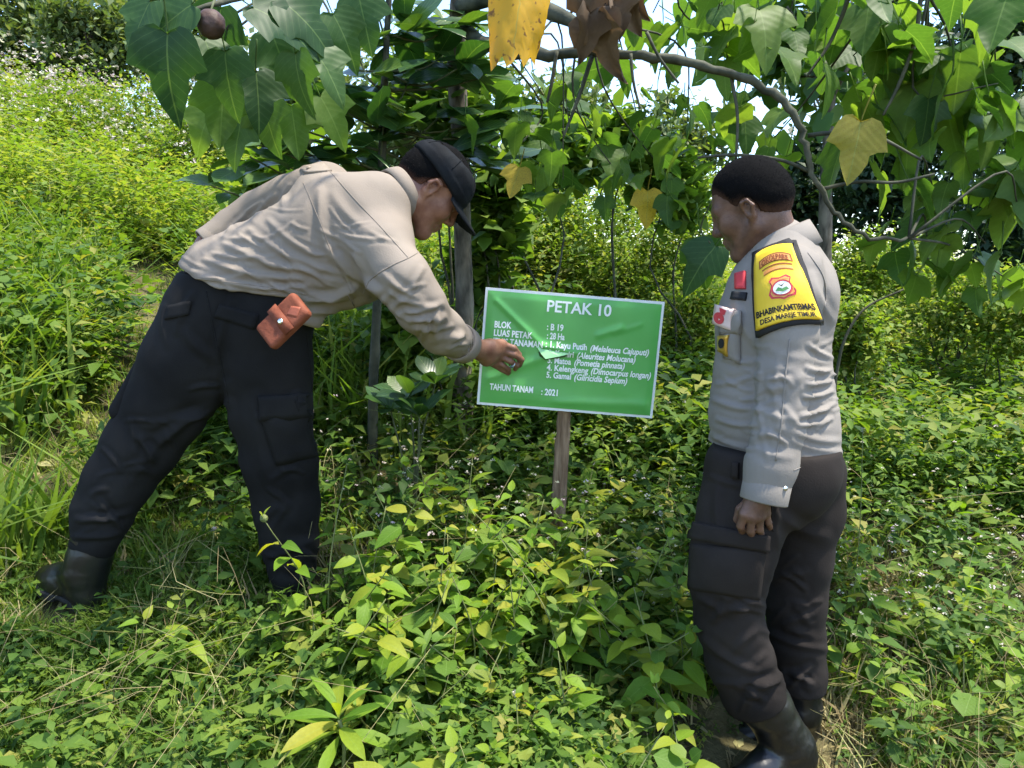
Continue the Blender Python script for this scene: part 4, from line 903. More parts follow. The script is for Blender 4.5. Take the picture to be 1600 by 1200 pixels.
def sprig_geo(h, pairs, L, w, rows=2, seed=0, kind='ovate', stem=.0015, up=.35):
    """a small weed: stem and opposite leaves"""
    rs = np.random.default_rng(seed); P = spline([(0, 0, -.03), (rs.normal(0, .06) * h, rs.normal(0, .06) * h, h * .5), (rs.normal(0, .15) * h, rs.normal(0, .15) * h, h)], 5)
    V, F = tube_geo(P, [stem * 1.4, stem * 1.2, stem, stem * .8, stem * .5], 3); Vs = [V]; Fs = list(F); n = len(V)
    for k in range(pairs):
        t = .25 + .75 * (k + 1) / pairs; b = spline(P, 20)[int(min(.999, t) * 19)]; s = L * (1.15 - .55 * abs(t - .55)) * (.55 if k == pairs - 1 else 1)
        for q in range(2):
            th = k * 1.57 + q * np.pi + rs.normal(0, .35); el = rs.normal(up - .5 * (1 - t), .25)
            d = (math.cos(th) * math.cos(el), math.sin(th) * math.cos(el), math.sin(el)); M = rotm(d, (rs.normal(0, .25), rs.normal(0, .25), 1))
            lv, lf, _ = leaf_geo(s, s * w, kind, .25 + .2 * rs.random(), .3 + .3 * rs.random(), rows)
            Vs.append(lv @ M.T + b + np.array(d) * .008); Fs += [tuple(i + n for i in f) for f in lf]; n += len(lv)
    return np.vstack(Vs), Fs
def blade_geo(L, w, bend, rows=3, seed=0):
    t = np.linspace(0, 1, rows + 1); V = []
    for a in t:
        y = bend * a * a * L; z = L * (a - .25 * bend * a * a); hw = w / 2 * (1 - a ** 1.6) + .0002
        V += [(-hw, y, z), (hw, y, z)]
    return np.array(V), [(2 * i, 2 * i + 1, 2 * i + 3, 2 * i + 2) for i in range(rows)]
def tuft_geo(n, L, w, seed, rows=3, spread=.03):
    rs = np.random.default_rng(seed); Vs = []; Fs = []; k = 0
    for i in range(n):
        V, F = blade_geo(L * rs.uniform(.5, 1.1), w * rs.uniform(.7, 1.2), rs.uniform(.15, 1.0), rows); th = rs.uniform(0, 6.28); c, s = math.cos(th), math.sin(th)
        V = V @ np.array([[c, -s, 0], [s, c, 0], [0, 0, 1]]).T + np.array([rs.normal(0, spread), rs.normal(0, spread), -.01]); Vs.append(V); Fs += [tuple(j + k for j in f) for f in F]; k += len(V)
    return np.vstack(Vs), Fs

# ------------------------------------------------ leaf and bark materials
m_herb = leaf_mat('weed_leaf', [(.085, .175, .018), (.13, .235, .022), (.18, .28, .026), (.23, .30, .030), (.30, .29, .04)], rough=.55, trans=.45, veins=.4, spec=.2, tcol=(1.8, 1.75, .5))
m_herbb = leaf_mat('lance_weed_leaf', [(.055, .115, .02), (.085, .16, .026), (.12, .205, .032), (.18, .22, .045)], rough=.55, trans=.4, veins=.4, spec=.2)
m_herb2 = leaf_mat('undergrowth_leaf', [(.030, .070, .016), (.06, .12, .022), (.105, .18, .028), (.155, .22, .034), (.25, .24, .06)], rough=.6, trans=.40, attr='rnd', spec=.18)
m_bright = leaf_mat('bright_shrub_leaf', [(.07, .13, .022), (.115, .19, .030), (.16, .24, .040), (.21, .27, .052), (.28, .28, .09)], rough=.6, trans=.42, attr='rnd', spec=.18)
m_mid = leaf_mat('sapling_leaf', [(.05, .105, .022), (.08, .15, .028), (.12, .20, .034), (.17, .24, .042)], rough=.5, trans=.45, attr='rnd', spec=.25)
m_grass = leaf_mat('grass_blade', [(.065, .12, .02), (.105, .18, .028), (.15, .23, .042), (.21, .26, .058), (.34, .32, .15)], rough=.6, trans=.38, attr='rnd', spec=.18)
m_dry = leaf_mat('dry_straw', [(.17, .125, .06), (.28, .225, .11), (.38, .33, .17), (.22, .22, .08)], rough=.8, trans=.15, attr='rnd', tcol=(1.2, 1.1, .8))
m_jack = leaf_mat('glossy_dark_leaf', [(.022, .058, .020), (.030, .078, .022), (.05, .11, .026), (.085, .15, .03)], rough=.32, trans=.34, veins=.4, spec=.5)
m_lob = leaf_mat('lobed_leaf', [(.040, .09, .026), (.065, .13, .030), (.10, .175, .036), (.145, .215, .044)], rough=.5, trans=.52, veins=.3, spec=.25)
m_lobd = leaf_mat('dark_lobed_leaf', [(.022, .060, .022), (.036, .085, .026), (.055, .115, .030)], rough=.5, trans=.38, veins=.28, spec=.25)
m_yell = leaf_mat('yellow_leaf', [(.42, .32, .03), (.50, .36, .03)], rough=.5, trans=.4, veins=.3, spots=.8, tcol=(1.5, 1.2, .4))
m_yelg = leaf_mat('yellow_green_leaf', [(.24, .22, .03), (.30, .25, .03)], rough=.5, trans=.4, veins=.3, spots=.5, tcol=(1.5, 1.3, .4))
m_brown_l = leaf_mat('shrivelled_leaf', [(.10, .065, .04), (.16, .11, .075)], rough=.85, trans=.12, tcol=(1.2, 1, .8))
m_far = leaf_mat('hazed_far_leaf', [(.07, .115, .05), (.10, .15, .06), (.13, .18, .07), (.17, .19, .09)], rough=.6, trans=.3, attr='rnd')  # lightened and greyed: distance haze put into the leaf colours
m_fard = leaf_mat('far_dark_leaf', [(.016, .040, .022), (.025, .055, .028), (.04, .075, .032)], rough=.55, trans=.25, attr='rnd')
m_petal = leaf_mat('pale_petal', [(.45, .46, .36), (.58, .56, .48), (.55, .43, .48), (.5, .5, .30)], rough=.7, trans=.2, attr='rnd', tcol=(1.1, 1.1, 1.0))
m_bark = surf_mat('tree_bark', (.035, .030, .022), (.19, .165, .125), scale=26, rough=.9, bump=.8, bscale=28, stretch=(1, 1, .35), bdist=.008)
m_barkd = surf_mat('bough_bark', (.022, .026, .016), (.085, .085, .055), scale=16, rough=.85, bump=.7, bscale=40, bdist=.005)
m_twig = surf_mat('green_twig', (.05, .06, .025), (.10, .11, .045), scale=20, rough=.8, bump=.3)
m_fruit = surf_mat('fruit_skin', (.045, .025, .02), (.09, .05, .035), scale=25, rough=.6, bump=.5)

# ================================================================== trees near the sign
LOB = [leaf_mesh('leaf', lobed_geo(1.0, .06 + .07 * (i % 4), .10 + .13 * (i % 5), .02 + .012 * (i % 3), .45 + .06 * i, t, i), m_lob) for i, t in enumerate((1, .8, .4, 1, .1, .6, 1.2, .0))]
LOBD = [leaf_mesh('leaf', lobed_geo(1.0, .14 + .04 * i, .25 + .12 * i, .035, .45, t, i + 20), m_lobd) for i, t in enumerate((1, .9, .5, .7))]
LOBY = [leaf_mesh('leaf', lobed_geo(1.0, .12, .12, .02, .5, .8, 41), m_yell), leaf_mesh('leaf', lobed_geo(1.0, .12, .12, .02, .5, .9, 42), m_yelg)]
# the lobed stalk tip must stay thin whatever the leaf's size
for me in LOB + LOBD + LOBY:
    co = np.empty(len(me.vertices) * 3, np.float32); me.vertices.foreach_get('co', co); co = co.reshape(-1, 3); n0 = 60
    q = co[n0:].reshape(6, 4, 3); c = q.mean(1, keepdims=True); co[n0:] = (c + (q - c) * 5.0).reshape(-1, 3); me.vertices.foreach_set('co', co.ravel()); me.update()
def hang(base, name_mesh, tree, size, facing=None, droop=.75, label=None):
    """leaf held by its stalk, blade hanging with its tip down"""
    th = rng.uniform(0, 6.28); el = -abs(rng.normal(droop, .35)); d = np.array([math.cos(th) * math.cos(el), math.sin(th) * math.cos(el), math.sin(el)])
    up = np.array([math.cos(th), math.sin(th), .5]) + rng.normal(0, .35, 3)
    if facing is not None: d, up = np.array(facing[0], float), np.array(facing[1], float)
    o = put('leaf', name_mesh, tree, base, rotm(d, up), size)
    if label: o['label'] = label
    return o
ct = empty('candlenut_tree', (*at(722, 600, 3.35)[:2], float(hz(*at(722, 600, 3.35)[:2])))); tag(ct, 'young tree with arching bough and broad lobed leaves behind the sign', 'tree')
P, r = px_path([(724, 760, 3.35, 19), (722, 600, 3.35, 16), (726, 470, 3.35, 14), (722, 350, 3.35, 13.5), (720, 230, 3.34, 13), (714, 110, 3.32, 15), (716, 20, 3.28, 14), (730, -120, 3.2, 13)], 40)
V, F = tube_geo(P, r, 12, .035); trunk = obj('trunk', V, F, m_bark, ct)
bough = [(718, 40, 3.26, 13), (770, 74, 2.95, 12), (840, 86, 2.65, 10.5), (930, 83, 2.5, 9.5), (1020, 88, 2.42, 9), (1110, 107, 2.38, 8.5), (1180, 132, 2.36, 8), (1235, 172, 2.36, 7.2), (1258, 225, 2.36, 6), (1270, 275, 2.36, 5.2), (1300, 325, 2.36, 4.6), (1350, 368, 2.36, 4), (1420, 372, 2.36, 3)]
BP, br = px_path(bough, 70); V, F = tube_geo(BP + rng.normal(0, .0035, BP.shape), br * .82, 9, .09); obj('bough', V, F, m_barkd, ct)
bough2 = [(716, 10, 3.28, 13), (790, -5, 3.0, 12.5), (870, 22, 2.8, 12), (912, 34, 2.72, 8), (980, -20, 2.6, 7), (1120, -60, 2.5, 6), (1300, -40, 2.45, 5), (1450, -10, 2.5, 4)]
BP2, br2 = px_path(bough2, 50); V, F = tube_geo(BP2, br2, 9, .04); obj('bough', V, F, m_barkd, ct)
bough3 = [(728, -100, 3.2, 12), (640, -80, 2.9, 9), (520, -40, 2.5, 7), (420, -15, 2.25, 5.5), (340, 5, 2.1, 4.5), (290, 20, 2.05, 3)]
BP3, br3 = px_path(bough3, 40); V, F = tube_geo(BP3, br3, 8, .04); obj('bough', V, F, m_barkd, ct)
BALL = np.vstack([BP, BP2, BP3])
def twig(pts, mat=m_barkd, parent=ct, n=14):
    P, r = px_path(pts, n); V, F = tube_geo(P, r, 5, .05); obj('twig', V, F, mat, parent); return P
for t in ([(1142, 118, 2.38, 3), (1152, 180, 2.38, 2.6), (1150, 250, 2.38, 2.2)], [(925, 88, 2.5, 4), (905, 150, 2.5, 3), (880, 215, 2.5, 2)], [(870, 80, 2.55, 3.4), (862, 130, 2.55, 3), (855, 160, 2.55, 2.2)],
          [(1270, 270, 2.38, 3.5), (1220, 250, 2.38, 3), (1150, 242, 2.38, 2.6), (1090, 246, 2.38, 2)], [(1282, 296, 2.38, 3.4), (1340, 284, 2.37, 3), (1400, 285, 2.36, 2.6), (1460, 272, 2.36, 2)],
          [(1262, 212, 2.38, 4), (1300, 208, 2.36, 3.5), (1365, 212, 2.36, 3), (1440, 250, 2.36, 2)], [(985, 84, 2.38, 3), (990, 130, 2.38, 2.4), (1000, 170, 2.38, 2)], [(1010, 50, 2.36, 3), (1030, 90, 2.36, 2.6), (1060, 130, 2.36, 2)],
          [(1440, -20, 2.5, 4), (1430, 60, 2.5, 3.4), (1405, 130, 2.5, 3), (1380, 180, 2.5, 2)], [(1340, -40, 2.45, 4), (1300, 60, 2.5, 3), (1260, 120, 2.5, 2)]): twig(t)
# leaf clusters: px, py, Y, how many, leaf px, spread px
CL = [(1400, 180, 2.75, 12, 125, 80), (1480, 110, 2.7, 12, 120, 80), (1330, 90, 2.75, 11, 115, 70), (1230, 40, 2.75, 11, 110, 80), (1120, 20, 2.75, 9, 100, 70), (1390, 50, 2.6, 11, 115, 80), (1540, 30, 2.5, 9, 115, 60), (1560, 220, 2.6, 11, 115, 70),
      (1020, 20, 2.8, 8, 90, 70), (1150, 190, 2.95, 5, 75, 45), (1075, 190, 2.95, 6, 75, 55), (1000, 200, 2.95, 8, 78, 60), (890, 200, 2.95, 9, 75, 60), (1030, 260, 2.9, 8, 72, 60), (1460, 300, 2.65, 10, 110, 70), (1540, 380, 2.6, 10, 110, 65), (1360, 190, 2.9, 8, 100, 50),
      (950, 40, 2.85, 7, 85, 55), (850, 150, 3.0, 7, 75, 50), (880, 280, 2.9, 7, 72, 50), (1590, 320, 2.5, 7, 110, 50), (1450, 410, 2.7, 7, 95, 50), (1210, 215, 3.0, 4, 65, 40), (1290, 10, 2.5, 8, 110, 70), (810, 230, 3.0, 6, 72, 45), (1560, 130, 2.5, 6, 115, 50), (970, 280, 3.0, 6, 66, 45), (1110, 60, 2.95, 6, 80, 50), (1500, 230, 2.8, 8, 110, 60), (1580, 440, 2.7, 5, 95, 40)]
for cx, cyy, Y, n, sz, spr in CL:
    c = at(cx, cyy, Y); k = np.argmin(((BALL - c - np.array([0, 0, .1])) ** 2).sum(1)); a = BALL[k]; mid = (a + c) / 2 + rng.normal(0, .09, 3) + np.array([0, 0, .05])
    Pt = spline([a, mid, c], 10); V, F = tube_geo(Pt, np.linspace(.005, .002, 10), 5, .05); obj('twig', V, F, m_barkd, ct)
    for i in range(n):
        b = c + rng.normal(0, 1, 3) * np.array([spr, spr * 1.2, spr * .8]) * mpp(cx, cyy, Y) * .70
        hang(b, LOB[rng.integers(len(LOB))], ct, sz * .72 * rng.uniform(.6, 1.2) * mpp(cx, cyy, Y), droop=.7)
mp_ = lambda Y: Y * .00083
# the leaves the photograph shows one by one
hang(at(1345, 190, 2.3), LOBY[1], ct, 95 * mp_(2.3), ((-.15, -.1, -1), (.1, -1, .1)), label='large yellowing leaf with brown spots hanging right of the standing person')
hang(at(1012, 298, 2.9), LOBY[0], ct, 58 * mp_(2.9), ((0, -.1, -1), (.2, -1, 0)), label='small yellow leaf hanging above the sign')
hang(at(812, 262, 3.0), LOBY[0], ct, 50 * mp_(3.0), ((-.2, -.2, -.6), (.1, -.8, .7)), label='small yellow leaf right of the black cap')
hang(at(1095, 375, 2.6), LOB[4], ct, 75 * mp_(2.6), ((.1, -.1, -1), (-.3, -1, .1))); hang(at(1118, 385, 2.55), LOBD[2], ct, 85 * mp_(2.55), ((-.75, -.1, -.8), (-.2, -.7, .6)))
V, F = tube_geo(spline([at(1150, 250, 2.38), at(1120, 300, 2.5), at(1095, 355, 2.6), at(1110, 380, 2.56)], 10), .0028, 5); obj('twig', V, F, m_twig, ct)
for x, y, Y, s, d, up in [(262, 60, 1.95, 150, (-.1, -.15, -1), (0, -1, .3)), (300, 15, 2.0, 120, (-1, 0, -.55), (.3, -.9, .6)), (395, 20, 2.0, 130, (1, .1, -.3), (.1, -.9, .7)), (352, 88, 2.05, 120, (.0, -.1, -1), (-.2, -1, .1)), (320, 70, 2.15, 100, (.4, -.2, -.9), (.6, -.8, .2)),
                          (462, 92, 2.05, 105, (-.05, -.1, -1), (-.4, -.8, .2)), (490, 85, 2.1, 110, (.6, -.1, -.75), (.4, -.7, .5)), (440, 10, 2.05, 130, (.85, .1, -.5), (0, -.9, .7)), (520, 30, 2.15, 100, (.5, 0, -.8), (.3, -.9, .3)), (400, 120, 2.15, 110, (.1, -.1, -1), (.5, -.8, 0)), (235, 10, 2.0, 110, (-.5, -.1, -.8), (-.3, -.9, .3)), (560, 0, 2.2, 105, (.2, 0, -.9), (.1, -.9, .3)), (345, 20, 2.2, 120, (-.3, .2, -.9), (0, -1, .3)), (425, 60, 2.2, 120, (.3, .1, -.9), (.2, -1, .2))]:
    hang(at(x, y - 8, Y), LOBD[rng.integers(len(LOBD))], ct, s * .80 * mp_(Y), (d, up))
for x, y, Y, s, d, up in [(350, 130, 2.3, 120, (-.1, -.1, -1), (.2, -1, .1)), (410, 150, 2.35, 115, (.15, -.1, -1), (-.4, -.9, .1)), (380, 180, 2.4, 105, (-.3, -.1, -.9), (-.3, -.9, .3)), (455, 165, 2.4, 100, (.1, .1, -1), (.4, -.9, .1)), (330, 170, 2.4, 95, (-.4, -.1, -.8), (.1, -.9, .4)), (500, 150, 2.45, 100, (.5, -.1, -.8), (.3, -.9, .3))]:
    hang(at(x, y, Y), LOB[rng.integers(len(LOB))], ct, s * .8 * mp_(Y), (d, up)); V, F = tube_geo(spline([at(x, y - 40, Y), at(x + 20, y - 110, Y - .1), BP3[18]], 7), .0035, 5); obj('twig', V, F, m_barkd, ct)
fc = at(330, 38, 2.02); fr = ell(fc, (.034, .034, .036)); V, F = mesh_sdf(lambda p: fr(p) + .0016 * vnoise(p * 90), fc - .06, fc + .06, .004); obj('fruit', V, F, m_fruit, ct)
V, F = tube_geo([fc + np.array([0, 0, .03]), at(335, 0, 2.1)], .003, 5); obj('fruit_stalk', V, F, m_twig, ct)
# withered hanging leaves
def strap_leaf(top, bot, w0, w1, mat, name, label, n=14, m=8, curl=.25, seed=1):
    rs = np.random.default_rng(seed); top = np.array(top); bot = np.array(bot); V = []; ax = bot - top
    side = np.array([1, .15, 0]); ph = rs.uniform(0, 6, m + 1)
    for i in range(n + 1):
        t = i / n
        for j in range(m + 1):
            s = j / m * 2 - 1; tt = t * (1 - (.10 + .07 * math.sin(ph[j] * 3)) * max(0, t - .35) * 1.5 * abs(math.sin(j * 2.1)))
            V.append(top + ax * tt + side * s * (w0 + (w1 - w0) * t) / 2 * (1 - .25 * (t - .5) ** 2) + np.array([0, -1, 0]) * (curl * (w0) * (1 - s * s) + .006 * math.sin(9 * t + ph[j])) + rs.normal(0, .0015, 3))
    F = [(i * (m + 1) + j, i * (m + 1) + j + 1, (i + 1) * (m + 1) + j + 1, (i + 1) * (m + 1) + j) for i in range(n) for j in range(m)]
    o = obj(name, V, F, mat, ct); u = o.data.uv_layers.new(name='UVMap')
    me = o.data; idx = np.array([i for f in F for i in f]); uv = np.array([((j / m - .5) * 1.0, i / n) for i in range(n + 1) for j in range(m + 1)], np.float32); u.data.foreach_set('uv', uv[idx].ravel()); o['label'] = label
m_yor = leaf_mat('orange_yellow_leaf', [(.55, .30, .015), (.62, .36, .02)], rough=.5, trans=.35, veins=.35, spots=.95, tcol=(1.4, 1.1, .4))
strap_leaf(at(818, -60, 2.3), at(800, 112, 2.28), .20, .13, m_yor, 'withered_leaf', 'broad yellow and orange dying leaf hanging at the top edge')
LOBX = [leaf_mesh('leaf', lobed_geo(1.0, f, dr, .16, .9, .9, 60 + i), m_brown_l) for i, (f, dr) in enumerate(((1.5, .5), (1.1, .9), (2.0, .3)))]
for k, (x, y, s, dx) in enumerate([(922, 20, 115, -.1), (938, 32, 135, .1), (955, 5, 90, .35), (972, -2, 100, .5), (930, -10, 120, -.2), (988, -5, 75, .7)]):
    o = hang(at(x, y, 2.36 + .012 * k), LOBX[k % 3], ct, s * .58 * mp_(2.38), ((dx, -.1, -1), (rng.normal(0, .6), -1, .2)), label=['shrivelled brown leaf next to the yellow leaf', 'longest shrivelled brown leaf under the bough', 'curled dry brown leaf in the brown bunch', 'dry brown leaf leaning to the right', 'dry brown leaf at the back of the bunch', 'small dry brown leaf at the right of the bunch'][k])

# the glossy-leaved sapling behind the bending person
js = empty('jackfruit_sapling', (*at(585, 640, 3.0)[:2], float(hz(*at(585, 640, 3.0)[:2])))); tag(js, 'sapling with dark glossy oval leaves behind the bending person', 'tree')
P, r = px_path([(582, 720, 3.0, 11), (584, 600, 3.0, 10), (588, 500, 3.0, 9), (592, 400, 3.0, 8.5), (596, 280, 3.0, 8), (600, 150, 3.0, 7), (606, 30, 3.0, 6), (612, -60, 3.0, 4)], 30)
V, F = tube_geo(P, r * .8, 8, .07); obj('trunk', V, F, m_barkd, js); JP = P
JL = [leaf_mesh('leaf', leaf_geo(1.0, w, 'obovate', f, d, 6, .14, .02), m_jack) for w, f, d in ((.48, .2, .2), (.52, .12, .35), (.44, .3, .15), (.5, .05, .1))]
JC = [(340, 215, 2.75, 7, 75), (390, 245, 2.8, 8, 80), (430, 190, 2.85, 8, 85), (400, 300, 2.8, 6, 60), (330, 290, 2.75, 6, 60), (480, 230, 2.9, 9, 85), (520, 160, 2.9, 9, 90), (560, 90, 3.0, 9, 90), (600, 190, 2.95, 9, 88), (640, 120, 3.05, 9, 90), (540, 230, 2.9, 8, 80), (660, 200, 3.1, 9, 88), (700, 170, 3.1, 8, 90),
      (590, 20, 3.0, 8, 90), (660, 40, 3.1, 8, 85), (745, 195, 3.2, 7, 90), (760, 120, 3.2, 7, 85), (790, 190, 3.25, 6, 80), (480, 130, 2.9, 6, 80), (620, 260, 2.95, 6, 75), (690, 260, 3.15, 6, 80), (770, 260, 3.25, 5, 80), (690, 90, 3.2, 6, 85), (520, 70, 3.0, 6, 85), (715, 30, 3.1, 8, 88), (728, 100, 3.1, 8, 88), (712, 215, 3.12, 7, 85), (735, 250, 3.12, 6, 80), (450, 260, 2.85, 7, 80), (370, 200, 2.8, 6, 80)]
for cx, cyy, Y, n, sz in JC:
    c = at(cx, cyy, Y); k = np.argmin(((JP - c) ** 2).sum(1) + 2.5 * np.clip(JP[:, 2] - c[2] + .12, 0, 9) ** 2); a = JP[k]
    V, F = tube_geo(spline([a, (a + c) / 2 + np.array([0, 0, -.04]) + rng.normal(0, .02, 3), c], 9), np.linspace(.006, .003, 9), 5, .05); obj('twig', V, F, m_twig, js)
    ax = c - a; ax /= np.linalg.norm(ax) + 1e-9
    for i in range(n):
        th = i * 2.4 + rng.uniform(-.4, .4); d = ax * rng.uniform(-.1, .7) + np.array([math.cos(th), math.sin(th), rng.uniform(-.35, .55)]); up = np.array([rng.normal(0, .4), rng.normal(-.35, .4), 1])
        put('leaf', JL[rng.integers(4)], js, c + rng.normal(0, .02, 3) - ax * .03 * i / n * 4 + d / np.linalg.norm(d) * .02, rotm(d, up), sz * rng.uniform(.7, 1.15) * mpp(cx, cyy, Y))
# seedling with upright glossy leaves beside the trunk
sd = empty('seedling', (*at(640, 690, 2.75)[:2], float(hz(*at(640, 690, 2.75)[:2])))); tag(sd, 'low seedling with long glossy leaves left of the sign', 'plant')
for x, y, Y in [(610, 640, 2.75), (640, 620, 2.75), (680, 600, 2.75), (655, 650, 2.7)]:
    c = at(x, y, Y); b0 = np.array([*at(640, 690, 2.75)[:2], float(hz(*at(640, 690, 2.75)[:2])) - .03]); V, F = tube_geo(spline([b0, (b0 + c) / 2 + rng.normal(0, .01, 3), c], 8), np.linspace(.006, .003, 8), 5); obj('stem', V, F, m_twig, sd)
    for i in range(8):
        th = i * .8 + rng.uniform(-.3, .3); d = np.array([math.cos(th), math.sin(th), rng.uniform(.2, 1.3)]); put('leaf', JL[rng.integers(4)], sd, c, rotm(d, (rng.normal(0, .3), -.4, 1)), 60 * rng.uniform(.7, 1.15) * mpp(x, y, Y))

# ================================================================== background trees and shrubs
quad_leaf = (np.array([(-.28, .0, .02), (0, -.02, 0), (.28, 0, .02), (.34, .55, .06), (0, .5, -.02), (-.34, .55, .06), (0, 1.05, -.12)]), [(0, 1, 4, 5), (1, 2, 3, 4), (5, 4, 6), (4, 3, 6)])
card = (np.array([(-.3, .35, .05), (0, 0, 0), (.3, .45, .05), (0, 1, -.1)]), [(0, 1, 3), (1, 2, 3)])
leaf4 = (np.array([(0, 0, 0), (.30, .42, .08), (0, 1.0, -.16), (-.30, .42, .08), (0, .45, 0)]), [(0, 1, 4), (1, 2, 4), (2, 3, 4), (3, 0, 4)])
def crown_pts(c, rad, n, clumps, seed, tight=.30):
    rs = np.random.default_rng(seed); d = rs.normal(size=(clumps, 3)); d /= np.linalg.norm(d, axis=1)[:, None]; q = d * (rs.uniform(.25, 1, clumps) ** .5)[:, None] * np.array(rad)
    k = rs.integers(0, clumps, n); return np.asarray(c) + q[k] + rs.normal(size=(n, 3)) * np.mean(rad) * tight * rs.uniform(.5, 1.1, clumps)[k][:, None], q
def far_tree(name, label, px, py, Y, rpx, rpy, n, leaf, mat, bark, seed, trunk_px=8, clumps=40, group=None, lean=0, kindl=card):
    c = at(px, py, Y); m = mpp(px, py, Y); base = np.array([c[0] + lean, Y, float(hz(c[0] + lean, Y))]); t = empty(name, base); tag(t, label, 'tree', group)
    P = spline([base - np.array([0, 0, .2]), (base * .55 + c * .45) + np.array([rng.normal(0, .1), 0, 0]), c, c + np.array([rng.normal(0, .2), 0, rpy * m * .6])], 14)
    V, F = tube_geo(P, np.linspace(trunk_px * m, trunk_px * m * .3, 14), 8, .06); obj('trunk', V, F, bark, t)
    pts, q = crown_pts(c, (rpx * m, rpx * m * .8, rpy * m), n, clumps, seed)
    for i in range(0, min(len(q), 9)):
        e = c + q[i] * .85; a = P[rng.integers(5, 12)]; V, F = tube_geo(spline([a, (a + e) / 2 + np.array([0, 0, .1 * rpy * m]), e], 7), np.linspace(trunk_px * m * .35, trunk_px * m * .08, 7), 5); obj('limb', V, F, bark, t)
    o = scatter('crown', [kindl], pts, rand_rot(n, .8, .7), rng.uniform(.6, 1.2, n) * leaf, rng.random(n), mat, parent=t); return t
G = 'trees along the skyline'
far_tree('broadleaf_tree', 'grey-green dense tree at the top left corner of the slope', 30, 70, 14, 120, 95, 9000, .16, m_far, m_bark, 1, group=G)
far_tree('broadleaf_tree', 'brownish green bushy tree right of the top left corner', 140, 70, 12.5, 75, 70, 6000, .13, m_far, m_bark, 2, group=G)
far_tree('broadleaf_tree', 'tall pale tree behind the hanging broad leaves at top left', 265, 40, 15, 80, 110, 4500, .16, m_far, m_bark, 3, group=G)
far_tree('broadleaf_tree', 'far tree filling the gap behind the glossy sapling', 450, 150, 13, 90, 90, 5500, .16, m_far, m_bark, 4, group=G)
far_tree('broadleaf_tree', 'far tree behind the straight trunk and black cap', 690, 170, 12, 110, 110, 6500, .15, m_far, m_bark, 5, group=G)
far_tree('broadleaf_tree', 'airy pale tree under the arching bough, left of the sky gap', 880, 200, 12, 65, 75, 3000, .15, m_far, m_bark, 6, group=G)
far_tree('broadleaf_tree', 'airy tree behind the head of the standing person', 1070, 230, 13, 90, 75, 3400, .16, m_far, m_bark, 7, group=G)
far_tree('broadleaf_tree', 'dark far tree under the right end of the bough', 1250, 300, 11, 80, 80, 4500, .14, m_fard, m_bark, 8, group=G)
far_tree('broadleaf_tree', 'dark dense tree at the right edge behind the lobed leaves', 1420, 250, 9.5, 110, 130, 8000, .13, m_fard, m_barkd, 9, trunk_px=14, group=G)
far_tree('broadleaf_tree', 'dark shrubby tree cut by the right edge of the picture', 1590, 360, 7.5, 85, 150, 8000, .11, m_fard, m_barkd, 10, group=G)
far_tree('broadleaf_tree', 'small tree with loose crown at upper right above the bough', 1300, 80, 12, 100, 80, 3000, .17, m_far, m_bark, 11, group=G)
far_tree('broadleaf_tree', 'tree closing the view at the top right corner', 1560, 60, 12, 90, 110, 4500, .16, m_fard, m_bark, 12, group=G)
# slender trunk right behind the standing person
st = empty('slender_tree', (*at(1290, 560, 4.0)[:2], float(hz(*at(1290, 560, 4.0)[:2])))); tag(st, 'slender pale-barked tree rising right behind the standing person', 'tree')
P, r = px_path([(1286, 640, 4.0, 13), (1288, 480, 4.0, 11), (1289, 380, 4.0, 10.5), (1291, 290, 4.0, 9.5), (1296, 190, 4.0, 8.5), (1300, 80, 4.0, 7), (1306, -60, 4.0, 5)], 26); V, F = tube_geo(P, r, 10, .05); obj('trunk', V, F, m_bark, st)
for e in ((1370, 60, 3.9), (1230, 10, 3.9), (1340, -30, 4.2), (1250, 120, 4.1)):
    k = 18; V, F = tube_geo(spline([P[k], (P[k] + at(*e)) / 2 + np.array([0, 0, .05]), at(*e)], 8), np.linspace(.014, .005, 8), 6); obj('limb', V, F, m_bark, st)
pts, q = crown_pts(at(1300, 30, 4.0), (.45, .4, .35), 420, 24, 77, .35); scatter('crown', [quad_leaf], pts, rand_rot(420, .7, .8), rng.uniform(.6, 1.2, 420) * .13, rng.random(420), leaf_mat('slender_tree_leaf', [(.03, .075, .02), (.05, .11, .025), (.08, .15, .03)], trans=.4, attr='rnd'), parent=st)

def shrub(label, px, py, Y, rpx, rpy, n, leaf, mat, seed, group, clumps=34, geo=leaf4):
    c = at(px, py, Y); m = mpp(px, py, Y); base = np.array([c[0], Y, float(hz(c[0], Y))]); t = empty('shrub', base); tag(t, label, 'shrub', group)
    pts, q = crown_pts(c, (rpx * m, rpx * m * .8, rpy * m), n, clumps, seed, .32); pts[:, 2] = np.maximum(pts[:, 2], hz(pts[:, 0], pts[:, 1]) + .02)
    for i in range(2 if geo is quad_leaf else 5):
        e = c + q[i] * .8; V, F = tube_geo(spline([base + rng.normal(0, .03, 3) * np.array([1, 1, 0]), base * .7 + e * .3 + rng.normal(0, .06, 3), base * .35 + e * .65 + rng.normal(0, .08, 3), e], 10), np.linspace(.010, .003, 10), 5); obj('stem', V, F, m_barkd, t)
    scatter('foliage', [geo], pts, rand_rot(n, 1.0, .55), rng.uniform(.6, 1.25, n) * leaf, rng.random(n), mat, parent=t); return t
G1 = 'bright shrubs behind the sign'
